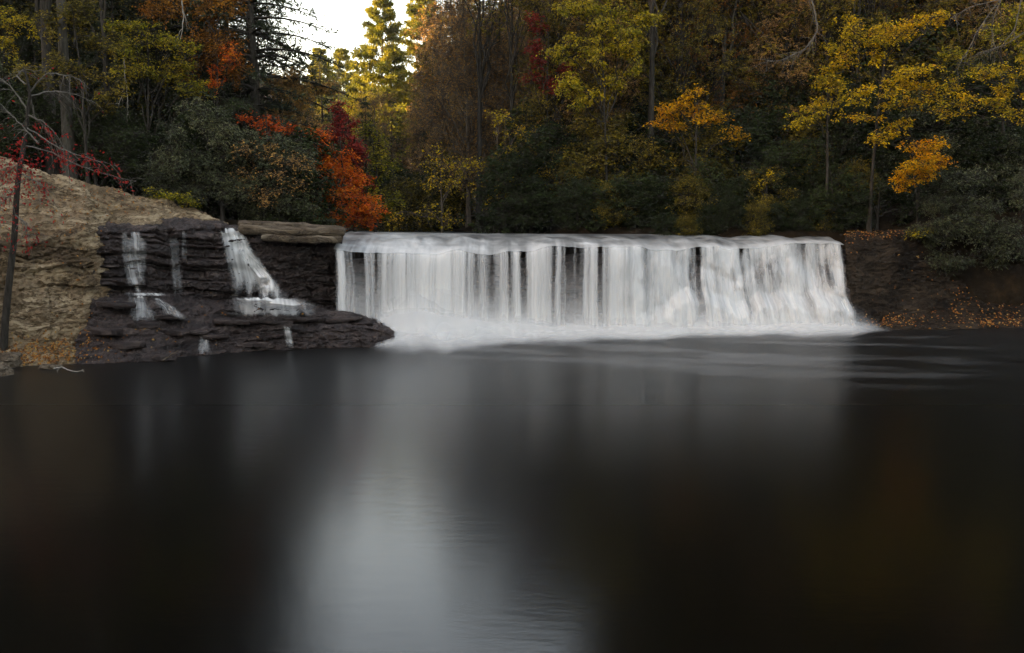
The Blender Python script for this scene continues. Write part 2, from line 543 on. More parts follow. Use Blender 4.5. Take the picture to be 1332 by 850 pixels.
crest = pts(uc, [165, 182, 204, 224, 237, 249, 266, 288], [p[1] + a for p, a in zip(top0, [3, 3, 3, 3, 2.8, 2.6, 1.8, .8])])
back = [p + np.array([-.3, 4.0, -.8]) for p in crest]
SURF = Surface()
rock = empty('rock_outcrop', (-14.5, 26.5, 0))
tag(rock, 'sunny tan bedrock dome with cracks and fallen leaves, on the bank behind the red sapling', 'rock')
mat_inv = rock.location
def child(o, parent):                                          # geometry is in valley coordinates, its thing stands elsewhere
    o.parent = parent
    o.location = -parent.location
    return o
o, g = rock_grid('bedrock_face', [foot, apron, face1, face2, top0, crest, back], uc, 360, 300, ROCK_DRY, None, 3, strata=.24, rough=.34, layer=.26)
child(o, rock); SURF.add(g)

# dark wet ledges under the small cascades
ledge = empty('rock_ledge', (-9.5, 28.5, 0))
tag(ledge, 'dark wet layered rock ledge in steps below the two small cascades', 'rock ledge')
ul = [98, 140, 200, 250, 300, 340, 380, 440, 490, 512]
shore = [474, 473, 471, 464, 459, 457, 455, 453, 451, 449]
f0 = [G(u, v) for u, v in zip(ul, shore)]
f0b = [p - np.array([0, -.05, .5]) for p in f0]
y0 = [p[1] for p in f0]
l1 = pts(ul, [446, 440, 436, 430, 425, 424, 423, 424, 428, 436], [a + b for a, b in zip(y0, [.9, .9, .9, .6, .45, .3, .18, .15, .15, .15])])
l2 = pts(ul, [415, 415, 416, 413, 413, 413, 414, 417, 423, 434], [p[1] + b for p, b in zip(l1, [.4, .5, .7, .9, .9, .9, .9, .9, .8, .6])])
l3 = pts(ul, [392, 393, 400, 402, 401, 401, 404, 409, 418, 433], [p[1] + .2 for p in l2])
l4 = pts(ul, [384, 384, 385, 387, 390, 392, 395, 401, 414, 432], [p[1] + b for p, b in zip(l3, [.5, .6, .9, 1.0, 1.0, 1.1, 1.3, 1.4, 1.2, 1.0])])
l5 = [p + np.array([0, 1.6, -.35]) for p in l4]
o, g = rock_grid('lower_shelf', [f0b, f0, l1, l2, l3, l4, l5], ul, 460, 190, ROCK_WET, None, 21, strata=.26, rough=.26, layer=.16)
child(o, ledge); SURF.add(g)
uw = [92, 112, 140, 200, 250, 290, 320, 360, 400, 446]
y4 = [float(np.interp(u, ul, [p[1] for p in l4])) for u in uw]
w0 = pts(uw, [392, 392, 391, 392, 394, 397, 400, 403, 406, 410], [y + b for y, b in zip(y4, [.0, .0, .0, .0, .0, .05, .15, .5, .8, .9])])
w1 = pts(uw, [350, 350, 345, 345, 345, 350, 352, 352, 352, 352], [p[1] + b for p, b in zip(w0, [.15, .1, .1, .1, .1, .15, .2, .1, .1, .2])])
w2 = pts(uw, [310, 304, 301, 298, 296, 300, 305, 318, 322, 322], [p[1] + b for p, b in zip(w1, [.15, .1, .1, .1, .15, .25, .25, -.3, -.6, -.5])])
w3 = pts(uw, [299, 296, 294, 292, 291, 296, 301, 306, 308, 310], [p[1] + .35 for p in w2])
w4 = pts(uw, [293, 290, 289, 288, 288, 293, 296, 301, 303, 305], [p[1] + 1.8 for p in w3])
w5 = [p + np.array([0, 2.5, -.3]) for p in w4]
o, g = rock_grid('upper_cliff', [w0, w1, w2, w3, w4, w5], uw, 420, 220, ROCK_WET, None, 33, strata=.42, rough=.34, layer=.26)
child(o, ledge); SURF.add(g)

def stone_mesh(name, poly, thick, seed, tilt=(0, 0), rough=.05):
    """an irregular bed of rock: outline rings from rim to the middle, top and bottom"""
    poly = np.asarray(poly, float)
    n = 40
    per = np.concatenate([poly, poly[:1]])
    L = np.concatenate([[0], np.cumsum(np.linalg.norm(np.diff(per, axis=0), axis=1))])
    t = np.linspace(0, L[-1], n, endpoint=False)
    ring = np.stack([np.interp(t, L, per[:, k]) for k in (0, 1)], -1)
    c = ring.mean(0)
    R = []
    for f, z in ((0.02, 0), (.5, 0), (.85, 0), (.97, -.08), (1.0, -.25), (1.0, -.6), (.97, -.85), (.9, -1), (.05, -1)):
        q = c + (ring - c) * f
        R.append(v3(q[:, 0], q[:, 1], z * thick + 0 * q[:, 0]))
    g = np.array(R)
    g = np.concatenate([g, g[:, :1]], 1)
    q = g.copy()
    g[..., :2] += (.10 * fbm(q * 1.7 + seed, seed)[..., None] * np.sign(q[..., :2] - c)) * np.linspace(0, 1, 9)[:, None, None]
    g[..., 2] += rough * fbm(q * 2.2 + seed * 3, seed + 1) + q[..., 0] * tilt[0] + q[..., 1] * tilt[1]
    g[:, -1] = g[:, 0]
    return mesh_from(name, g, grid_faces(9, n + 1), smooth=False)

def slab(name, outline, z, thick, mat, parent, seed, tilt=(0, 0), rough=.05):
    """outline in valley coordinates"""
    outline = np.asarray(outline, float)
    c = outline.mean(0)
    me = stone_mesh(name, outline - c, thick, seed, tilt, rough)
    o = link(name, me, mat)
    o.parent = parent
    pl = parent.location if parent else Vector((0, 0, 0))
    o.location = (c[0] - pl.x, c[1] - pl.y, z - pl.z)
    return o

# brown flat cap slab between the right-hand cascade and the main falls, bushes behind it
a, b, c_, d_ = P(298, 294, 30.6), P(442, 308, 31.2), P(452, 300, 34.0), P(290, 289, 33.4)
cap = empty('cap_rock', (a[0] + 2, 32, 3.6))
tag(cap, 'flat brown slab of rock capping the dark ledge, at the edge of the broad waterfall', 'rock')
slab('slab', [P(300, 0, 30.5)[:2], P(350, 0, 30.55)[:2], P(405, 0, 30.9)[:2], P(441, 0, 31.2)[:2], P(444, 0, 33.4)[:2], P(380, 0, 34.2)[:2], P(300, 0, 33.2)[:2]], 3.98, .30, ROCK_BROWN, cap, 5, (-.055, .05), .12)
slab('slab', [P(330, 0, 30.35)[:2], P(395, 0, 30.7)[:2], P(438, 0, 31.1)[:2], P(440, 0, 33.0)[:2], P(335, 0, 32.8)[:2]], 3.68, .26, ROCK_BROWN, cap, 6, (-.05, .02), .1)
slab('slab', [P(300, 0, 31.4)[:2], P(350, 0, 31.6)[:2], P(400, 0, 32.4)[:2], P(390, 0, 34.2)[:2], P(300, 0, 33.8)[:2]], 4.10, .2, ROCK_BROWN, cap, 7, (-.04, .03), .1)

# loose beds of stone lying on the shelves
srf = SURF.build()
def drop(x, y, z0=8.0):
    h = srf.ray_cast(Vector((x, y, z0)), Vector((0, 0, -1)))
    return h[0] if h[0] is not None else None
rr = random.Random(4)
for (u, v, yy, w, dpt, th_) in [(150, 405, 27.0, 1.3, .8, .16), (215, 404, 27.7, 1.6, .9, .15), (250, 418, 27.6, 1.1, .7, .13), (300, 408, 28.3, 1.5, .8, .16),
        (345, 418, 28.6, 1.7, .8, .12), (395, 408, 29.3, 1.5, .9, .14), (430, 412, 29.7, 1.6, .9, .16), (455, 418, 29.8, 1.1, .7, .12), (470, 424, 29.7, .9, .6, .10),
        (185, 430, 26.9, 1.2, .7, .18), (140, 445, 26.3, 1.0, .7, .2), (165, 458, 26.1, 1.1, .6, .2), (230, 445, 27.2, 1.0, .6, .18), (280, 440, 27.7, 1.2, .5, .16), (325, 440, 28.0, 1.1, .4, .14)]:
    p = P(u, v, yy)
    h = drop(p[0], p[1])
    if h is None: continue
    ang = [i * math.pi / 4 + rr.uniform(-.25, .25) for i in range(8)]
    out_ = [(p[0] + .5 * w * math.cos(t) * rr.uniform(.75, 1.1), p[1] + .5 * dpt * math.sin(t) * rr.uniform(.75, 1.1)) for t in ang]
    slab('slab', out_, h.z + th_ * .65, th_, ROCK_WET, ledge, rr.randint(1, 900), (rr.uniform(-.05, .05), rr.uniform(-.12, .02)), .06)

# dark rock wall behind the broad falls and the earthy bank to its right
wall = empty('rock_wall', (2.5, 33.5, 0))
tag(wall, 'dark wet rock wall behind the broad white waterfall', 'rock wall')
UF = np.array([436, 470, 520, 580, 640, 700, 760, 820, 880, 940, 990, 1030, 1060, 1085, 1108], float)
VL = np.array([327, 329, 329, 329, 328, 324, 322, 321, 324, 324, 319, 317, 316, 315, 318], float)       # where the water tips over
YB = np.interp(UF, [436, 560, 700, 900, 1108], [31.0, 31.5, 32.0, 32.9, 33.7])                             # foot of the falls
LEAN = np.interp(UF, [436, 700, 820, 900, 980, 1060, 1108], [.45, .5, .75, 1.2, 2.1, 2.2, 1.7])              # how far it leans back
YL = YB + LEAN
ZL = np.array([P(u, v, y)[2] for u, v, y in zip(UF, VL, YL)])
ZR = np.interp(UF, [436, 640, 900, 1040, 1108], [3.74, 3.66, 3.62, 3.58, 3.5])                              # river level behind
wb = [np.array([P(u, 425, y)[0], y + .55, -.6]) for u, y in zip(UF, YB)]
wt = [np.array([P(u, 425, y)[0], y + .35, z - .28]) for u, y, z in zip(UF, YL, ZL)]
wk = [p + np.array([0, 3.0, -.2]) for p in wt]
o, g = rock_grid('cliff_face', [wb, wt, wk], UF, 300, 90, ROCK_WET, None, 44, strata=.25, rough=.16, layer=.28)
child(o, wall)

bank = empty('earth_bank', (19, 35.5, 0))
tag(bank, 'dark brown earth bank beside the end of the waterfall, strewn with orange leaves', 'river bank')
ub = [1100, 1114, 1140, 1180, 1230, 1290, 1340, 1420, 1520, 1640]
b0 = [G(u, v) for u, v in zip(ub, [431, 431, 430, 429.5, 429, 428, 427, 427, 428, 430])]
b0b = [p + np.array([0, .1, -.5]) for p in b0]
b1 = pts(ub, [420, 420, 419, 416, 413, 410, 408, 405, 400, 400], [p[1] + b for p, b in zip(b0, [1.0, .8, .7, 1.0, 1.2, 1.3, 1.3, 1.3, 1.2, 1.2])])
b2 = pts(ub, [400, 398, 395, 390, 392, 390, 388, 380, 375, 372], [p[1] + b for p, b in zip(b1, [.3, .3, .4, .6, .8, 1.0, 1.0, 1.0, 1.0, 1.0])])
b3 = pts(ub, [330, 330, 330, 330, 335, 338, 335, 330, 325, 320], [p[1] + .7 for p in b2])
b4 = pts(ub, [318, 313, 311, 309, 308, 306, 302, 298, 292, 285], [p[1] + .6 for p in b3])
b5 = pts(ub, [303, 301, 299, 297, 294, 290, 285, 280, 275, 265], [p[1] + 2.5 for p in b4])
o, g = rock_grid('bank_face', [b0b, b0, b1, b2, b3, b4, b5], ub, 260, 150, ROCK_EARTH, None, 55, strata=.24, rough=.22, layer=.28)
child(o, bank); SURF.add(g)
srf = SURF.build()

# ------------------------------------------------------------------ the river above and the broad falls
def sheet(name, g, dens, mat, parent):
    me = mesh_from(name, g, grid_faces(*g.shape[:2]), attrs={'dens': np.clip(dens, 0, 1)})
    o = link(name, me, mat)
    child(o, parent)
    return o

gy = np.linspace(38.6, 150, 120); gt = np.linspace(-1, 1, 40)
T, Yr = np.meshgrid(gt, gy)
hwr = np.interp(Yr, [30, 37, 41, 60, 140], [12.0, 12.2, 8.2, 6.2, 6.7])
Xr = river_center(Yr) + T * hwr
Zr = np.interp(Yr, [34, 40, 43, 60, 150], [3.0, 3.38, 3.58, 3.66, 3.75]) + .03 * fbm(v3(Xr * .8, Yr * .5, 0 * Xr), 3)
tag(link('river', mesh_from('river', v3(Xr, Yr, Zr), grid_faces(120, 40)), RIVER), kind='structure')

falls = empty('waterfall', (2.5, 33.0, 0))
tag(falls, 'broad silky white waterfall pouring over the long ledge into the dark pool', 'waterfall')
NU = 1000
uu = np.linspace(436, 1094, NU)
yb, yl, zl, zr = (np.interp(uu, UF, a) for a in (YB, YL, ZL, ZR))
yl = yl + .25 * fbm(v3(uu * .016, 0 * uu, 0 * uu), 91, 3)
zl = zl + .22 * fbm(v3(uu * .022, 0 * uu + 3, 0 * uu), 92, 3)
xw = np.array([P(u, 425, y)[0] for u, y in zip(uu, yl)])
tt = uu / 10.0
def n1(a, seed, oct_=3): return fbm(v3(a, 0 * a + seed * 1.7, 0 * a), seed, oct_)
gaps = [(452, 7, .55), (474, 13, .75), (492, 5, .4), (512, 8, .35), (545, 5, .35), (609, 5, .35), (622, 4, .3), (634, 6, .38), (646, 5, .45), (662, 5, .4), (684, 5, .45),
        (724, 9, .42), (736, 6, .35), (745, 8, .45), (755, 4, .3), (782, 5, .55), (815, 6, .35), (840, 5, .3), (898, 6, .45), (905, 4, .3), (962, 5, .35), (1075, 6, .25)]
base_d = .84 + .38 * n1(tt * .33, 2, 2) + .42 * n1(tt * 1.0, 3, 2) + .26 * n1(tt * 2.7, 4, 2) + .10 * n1(tt * 8.0, 5, 2)
gapm = 0 * uu
for u, w, k in gaps:
    gapm = gapm + k * np.exp(-((uu - u) / (w * 1.15)) ** 2)
base_d = base_d - gapm + np.clip(gapm, 0, .8) * .95 * n1(tt * 4.2, 6, 3)
base_d = base_d * sstep(436, 443, uu) * sstep(1095, 1086, uu)

# the lip: river gliding from behind, over the hump, to where it tips over
NV = 46
s = np.linspace(0, 1, NV)[:, None]
yy = (yl + 5.5)[None, :] * (1 - s) + (yl)[None, :] * s
zz = zr[None, :] * (1 - s ** 2.2) + zl[None, :] * s ** 2.2
xx = xw[None, :] * (yy / yl[None, :]) ** .35
hump = np.exp(-((s - .62) / .2) ** 2) * (.12 * n1(tt * .45, 8)[None, :]) + .10 * fbm(v3(xx * 1.1, yy * 1.0, 0 * xx), 12) * sstep(.1, .5, s)
zz = zz + hump
lipd = sstep(.35, 1.0, s + .30 * fbm(v3(xx * .9, yy * .7, 0 * xx), 15)) * (.62 + .6 * fbm(v3(xx * 3.0, yy * .6, 0 * xx), 16)) + .8 * np.clip(fbm(v3(xx * 4.0 + yy, yy * .8, 0 * xx), 17), 0, 1) * sstep(.0, .5, s)
lipd = lipd * (.6 + .4 * sstep(.2, .7, base_d[None, :])) + .75 * np.clip(.12 + fbm(v3(xx * 1.1 + .6 * yy, yy * 2.6, 0 * xx), 18), 0, 1) * sstep(0, .25, s) + .10
lipd = np.maximum(lipd * (.75 + .6 * fbm(v3(xx * .8, yy * 1.4, 0 * xx), 20)), .20 + .8 * fbm(v3(xx * 1.6, yy * 1.8, 0 * xx), 19))
lipd = lipd * (1 - sstep(.8, 1, s)) + sstep(.8, 1, s) * (.25 + .7 * np.clip(base_d, 0, 1))[None, :]
sheet('lip', v3(xx, yy, zz), lipd * np.interp(s, [0, .6, 1], [.50, .62, .9]), LIPWATER, falls)

zl = zz[-1].copy()
def curtain(name, fwd, seed, gain, NV=70, rib=.05, wide=0.0):
    s = np.linspace(0, 1, NV)[:, None]
    fall = s ** 1.7
    lean = (yl - yb)[None, :]
    left = sstep(900, 760, uu)[None, :]
    s0 = .32 + .45 * n1(tt * .30, 101)[None, :]
    s1 = .72 + .40 * n1(tt * .36, 102)[None, :]
    prof = left * np.sqrt(s) + (1 - left) * (.35 * s + .25 * sstep(s0 - .10, s0 + .12, s) + .40 * sstep(s1 - .10, s1 + .10, s))          # free fall at left, over rock at right
    y = yl[None, :] - lean * prof - fwd * (.15 + .85 * np.sqrt(s))
    z = zl[None, :] * (1 - (left * s ** 1.15 + (1 - left) * s)) - .03 * s
    y = y - rib * n1(tt * 1.6, seed)[None, :] * np.sqrt(s) - .5 * rib * n1(tt * 5.0, seed + 1)[None, :] * s ** .7 + .06 * (1 - s) ** 6
    # bulges and steps where it runs over rock on the right
    bulge = .85 * fbm(v3(uu[None, :] * .020 + 0 * s, z * .60, 0 * z), 75) + .16 * fbm(v3(uu[None, :] * .08 + 0 * s, z * 1.6, 0 * z), seed + 6)
    bulge = np.maximum(bulge, -.08)
    y = y - (1 - left) * bulge * np.sin(np.pi * np.clip(s * .92 + .04, 0, 1))
    bot = np.interp(uu, [436, 470, 500, 540], [1.05, .75, .25, 0.0])[None, :]       # at left it meets the ledge and the heaped foam
    z = np.maximum(z, 0) * (1 - bot / zl[None, :]) + bot
    x = xw[None, :] * (y / yl[None, :])
    x = x + .06 * n1(tt * .7, seed + 2)[None, :] * s
    x = x + np.interp(uu, [436, 800, 960, 1094], [0, 0, .55, .78])[None, :] * (.75 * s ** 1.3 + .25 * sstep(s1 - .1, s1 + .1, s))
    drift = tt[None, :] + .45 * fbm(v3(tt[None, :] * .5 + 0 * s, s * 2.0, 0 * z), seed + 3)
    d = np.interp(drift * 10, uu, base_d) + .18 * fbm(v3(drift * 2.2, s * .8, 0 * z), seed + 8) + .07 * fbm(v3(drift * 9.0, s * .7, 0 * z), seed + 9)
    rocky = (1 - left) * (.55 * fbm(v3(drift * .55, z * 1.0, 0 * z), 81) + .40 * fbm(v3(drift * 2.4, z * 1.3, 0 * z), seed + 12))
    d = d + rocky
    spot = .55 * np.exp(-((uu[None, :] - 992 - 10 * s) / 14) ** 2 - ((s - .25) / .28) ** 2) + .5 * np.exp(-((uu[None, :] - 903) / 8) ** 2 - ((s - .35) / .2) ** 2)
    d = d - spot * (.55 + .9 * fbm(v3(drift * 6.0, z * 5.0, 0 * z), seed + 14))
    d = np.clip((d - .30) * 1.50, 0, 1.05)
    d = d * gain + .30 * s ** 2.2
    d = d * sstep(436, 444, uu)[None, :] * sstep(1095, 1080 , uu + 9 * fbm(v3(s * 3.0, 0 * s + seed, 0 * s), seed + 40))
    return sheet(name, v3(x, y, z), np.clip(d, 0, .97), WHITE, falls)
curtain('curtain', .00, 70, .72)
curtain('curtain', .16, 90, .55, rib=.09)
curtain('curtain', .34, 110, .34, rib=.12)

# foam heaped at the foot, thinning out over the pool
def foam(name, h_k, out_k, seed, gain):
    nv, nu = 60, 500
    u = np.linspace(472, 1165, nu)
    r = np.linspace(0, 1, nv)[:, None]
    ybf = np.interp(u, UF, YB); xf = np.array([P(a, 425, b)[0] for a, b in zip(u, ybf)])
    h = np.interp(u, [472, 490, 530, 570, 620, 680, 760, 900, 1060, 1110, 1150], [.35, 1.0, 1.30, 1.2, .95, .75, .60, .60, .65, .42, .08]) * h_k
    outw = np.interp(u, [472, 490, 540, 620, 700, 780, 900, 1060, 1110, 1150], [1.2, 3.0, 3.6, 3.0, 2.2, 1.7, 1.5, 1.4, 1.7, .6]) * out_k
    outw = outw * (1 + .55 * n1(u * .012, 21) + .35 * n1(u * .045, seed))
    lob = fbm(v3(u[None, :] * .022 + 0 * r, r * 1.2, 0 * r), seed + 1, 2)
    y = ybf[None, :] + .5 - (outw[None, :] + .5) * r
    z = h[None, :] * np.clip(1 - r, 0, 1) ** 1.35 * (1 + .5 * lob) + .012
    x = np.broadcast_to(xf[None, :], y.shape) * (y / ybf[None, :])
    d = sstep(1.05, .35, r + .25 * lob) * gain * (.95 + .3 * lob) * sstep(0, .25, r)
    d = d * sstep(472, 505, u)[None, :] * sstep(1165, 1080, u)[None, :]
    return sheet(name, v3(x, y, z), d, WHITE, falls)
for i, (hk, ok, gn) in enumerate([(.20, 1.25, .55), (.40, 1.15, .50), (.60, 1.08, .50), (.80, 1.0, .45), (1.0, .92, .38), (1.2, .84, .28), (1.45, .76, .18), (1.8, .68, .11), (2.3, .6, .07)]):
    foam('foam', hk, ok, 7 + 2 * i, gn)

# pale streaks of spent foam drifting off over the pool
nv, nu = 70, 320
u = np.linspace(480, 1330, nu); r = np.linspace(0, 1, nv)[:, None]
v = np.interp(u, [480, 1100, 1330], [444, 432, 429])[None, :] + r * np.interp(u, [480, 600, 900, 1330], [30, 45, 80, 95])[None, :]
pt = np.array([[G(a, b) for a, b in zip(u, row)] for row in v])
pt[..., 2] = .008
q = pt[..., :2]
st = fbm(v3(q[..., 0] * .22 - q[..., 1] * .10, q[..., 1] * 1.1 + q[..., 0] * .22, 0 * q[..., 0]), 61, 5)
d = np.clip(-.01 + .30 * st, 0, .10) * sstep(1, .2, r) * sstep(0, .03, r) * sstep(480, 560, u)[None, :] * sstep(1330, 1180, u)[None, :]
sheet('foam', pt, d, WHITE, falls)

# ------------------------------------------------------------------ small cascades on the left ledge
def cascade(root, path, widths, seed, dens, nu=60, lift=.07):
    """a thin veil of water draped down the rock along a path of (u, v, Y)"""
    path = np.array(path, float); n = 70
    t = np.linspace(0, 1, n); tk = np.linspace(0, 1, len(path))
    cu, cv, cyy = (np.interp(t, tk, path[:, k]) for k in range(3))
    wl = 1.3 * np.interp(t, tk, [w[0] for w in widths]); wr = 1.3 * np.interp(t, tk, [w[1] for w in widths])
    a = np.linspace(0, 1, nu)
    dirs = np.zeros((n, nu, 3)); dist = np.zeros((n, nu))
    eye = np.array([0, 0, EYE])
    for i in range(n):
        for j in range(nu):
            d_ = ray(cu[i] + wl[i] + (wr[i] - wl[i]) * a[j], cv[i]); d_ = d_ / np.linalg.norm(d_)
            h = srf.ray_cast(Vector(eye), Vector(d_), 60.0)
            dirs[i, j] = d_
            dist[i, j] = (h[3] if h[0] is not None and h[3] < cyy[i] + 3 else cyy[i]) - lift
    for _ in range(8):
        sm = dist.copy(); sm[1:-1] = .25 * dist[:-2] + .5 * dist[1:-1] + .25 * dist[2:]
        sm[:, 1:-1] = .25 * sm[:, :-2] + .5 * sm[:, 1:-1] + .25 * sm[:, 2:]
        dist = np.minimum(sm, dist + .02)
    g = eye + dirs * dist[..., None]
    A, Tt = np.meshgrid(a, t)
    wm = (wr - wl)[:, None]
    d = dens * (.66 + .7 * fbm(v3(A * wm * .16 + seed, Tt * .9, 0 * A), seed) + .55 * fbm(v3(A * wm * .45, Tt * .8, 0 * A), seed + 1))
    rag = .22 * fbm(v3(A * wm * .25, 0 * A + seed, 0 * A), seed + 4)
    d = d * sstep(0, .34, A + .3 * rag) * sstep(1, .66, A + .3 * rag) * sstep(0, .10, Tt + rag) * sstep(1.02, .74, Tt + rag)
    return sheet('veil', g, np.clip(d, 0, .9), WHITE, root)

c1 = empty('cascade', P(325, 400, 28.6)); tag(c1, 'bright white cascade fanning out over the dark ledge beside the brown cap slab', 'cascade', 'small cascades on the dark ledge')
cascade(c1, [(300, 297, 30), (303, 310, 30), (315, 340, 29.5), (327, 365, 29.4), (333, 389, 29.2)], [(-14, 12), (-13, 15), (-18, 20), (-22, 25), (-27, 34)], 5, 1.3)
cascade(c1, [(306, 297, 30), (320, 330, 29.5), (345, 365, 29.4), (352, 389, 29.2)], [(-8, 8), (-9, 9), (-9, 11), (-14, 16)], 8, 1.1)
cascade(c1, [(338, 387, 29), (345, 398, 28.6), (350, 412, 28.2)], [(-36, 40), (-40, 56), (-42, 46)], 11, .9)
cascade(c1, [(372, 424, 28.4), (374, 437, 28.3), (376, 453, 28.2)], [(-4, 5), (-4, 6), (-3, 5)], 14, .5, nu=20)
c2 = empty('cascade', P(180, 405, 27)); tag(c2, 'thin pale cascade on the dark ledge beside the tan bedrock, splitting in two lower down', 'cascade', 'small cascades on the dark ledge')
cascade(c2, [(172, 302, 29), (173, 330, 29), (175, 360, 28.5), (180, 382, 28)], [(-12, 16), (-13, 15), (-10, 12), (-8, 8)], 21, .52)
cascade(c2, [(182, 381, 27.6), (184, 385, 27.5)], [(-18, 26), (-16, 30)], 24, .6)
cascade(c2, [(176, 384, 27.5), (180, 400, 27.2), (190, 418, 27)], [(-9, 12), (-10, 14), (-18, 18)], 27, .55)
cascade(c2, [(200, 388, 27.5), (216, 400, 27.2), (232, 417, 27)], [(-6, 6), (-8, 10), (-14, 14)], 29, .42)
c3 = empty('cascade', P(226, 380, 28)); tag(c3, 'faint thread of water down the dark ledge between the two small cascades', 'cascade', 'small cascades on the dark ledge')
cascade(c3, [(225, 304, 29), (227, 340, 29), (230, 383, 28.5)], [(-5, 7), (-4, 6), (-5, 8)], 33, .24, nu=24)
cascade(c3, [(240, 300, 29), (240, 340, 29)], [(-3, 3), (-3, 3)], 35, .25, nu=16)
c4 = empty('cascade', P(264, 455, 27.4)); tag(c4, 'short low trickle dropping off the lowest ledge into the pool', 'cascade', 'small cascades on the dark ledge')
cascade(c4, [(266, 437, 28), (264, 448, 27.8), (265, 461, 27.5)], [(-5, 6), (-5, 7), (-8, 9)], 37, .42, nu=20)

# ------------------------------------------------------------------ trees
def leaf_quads(pos, direction, normal, length, width, fold=.18):
    d = direction / np.maximum(np.linalg.norm(direction, axis=1, keepdims=True), 1e-6)
    side = np.cross(d, normal); side /= np.maximum(np.linalg.norm(side, axis=1, keepdims=True), 1e-6)
    nn = np.cross(side, d)
    L, W = length[:, None], width[:, None]
    a = pos
    b = pos + d * L * .45 + side * W * .5 + nn * W * fold
    c = pos + d * L
    e = pos + d * L * .45 - side * W * .5 + nn * W * fold
    V = np.stack([a, b, c, e], 1).reshape(-1, 3)
    F = np.arange(len(pos) * 4).reshape(-1, 4)
    return V, F

def fill_blob(r, c, rad, n, leaf, per=9, flat=.5, seed=0, holes=.0, droop=.3):
    """twigs with leaves spread through one lobe of a crown"""
    m = max(2, int(n / per))
    d = r.normal(size=(m * 3, 3)); d /= np.linalg.norm(d, axis=1, keepdims=True)
    q = d * (r.random((m * 3, 1)) ** .45)
    keep = noise((c + q * rad) * 1.1, seed) > holes - .55
    q = q[keep][:m] if keep.sum() > 4 else q[:m]
    m = len(q)
    cen = c + q * rad * (1 + .25 * noise(q * 2.1 + seed, seed)[:, None])
    td = q * np.array([1, 1, .35]) + r.normal(size=(m, 3)) * .45
    td[:, 2] = td[:, 2] * (1 - flat) - droop * .4
    td /= np.linalg.norm(td, axis=1, keepdims=True)
    tl = leaf * per * .34 * r.uniform(.6, 1.3, m)
    p0, p1 = cen - td * tl[:, None] * .5, cen + td * tl[:, None] * .5
    k = r.random((m, per))
    side = np.cross(td, np.array([0, 0, 1.0])) + 1e-4
    side /= np.linalg.norm(side, axis=1, keepdims=True)
    sg = r.choice([-1, 1], (m, per))
    pos = p0[:, None] + (p1 - p0)[:, None] * k[..., None] + r.normal(size=(m, per, 3)) * leaf * .45
    ld = side[:, None] * sg[..., None] + td[:, None] * .7 + r.normal(size=(m, per, 3)) * .35
    ld[..., 2] -= droop
    nrm = np.array([0, -.25, 1.0]) + r.normal(size=(m, per, 3)) * .55
    tone = np.clip(.5 + .35 * noise(cen * .9, seed + 3)[:, None] + r.normal(size=(m, per)) * .2, 0, 1)
    return pos.reshape(-1, 3), ld.reshape(-1, 3), nrm.reshape(-1, 3), tone.ravel(), p0, p1, cen

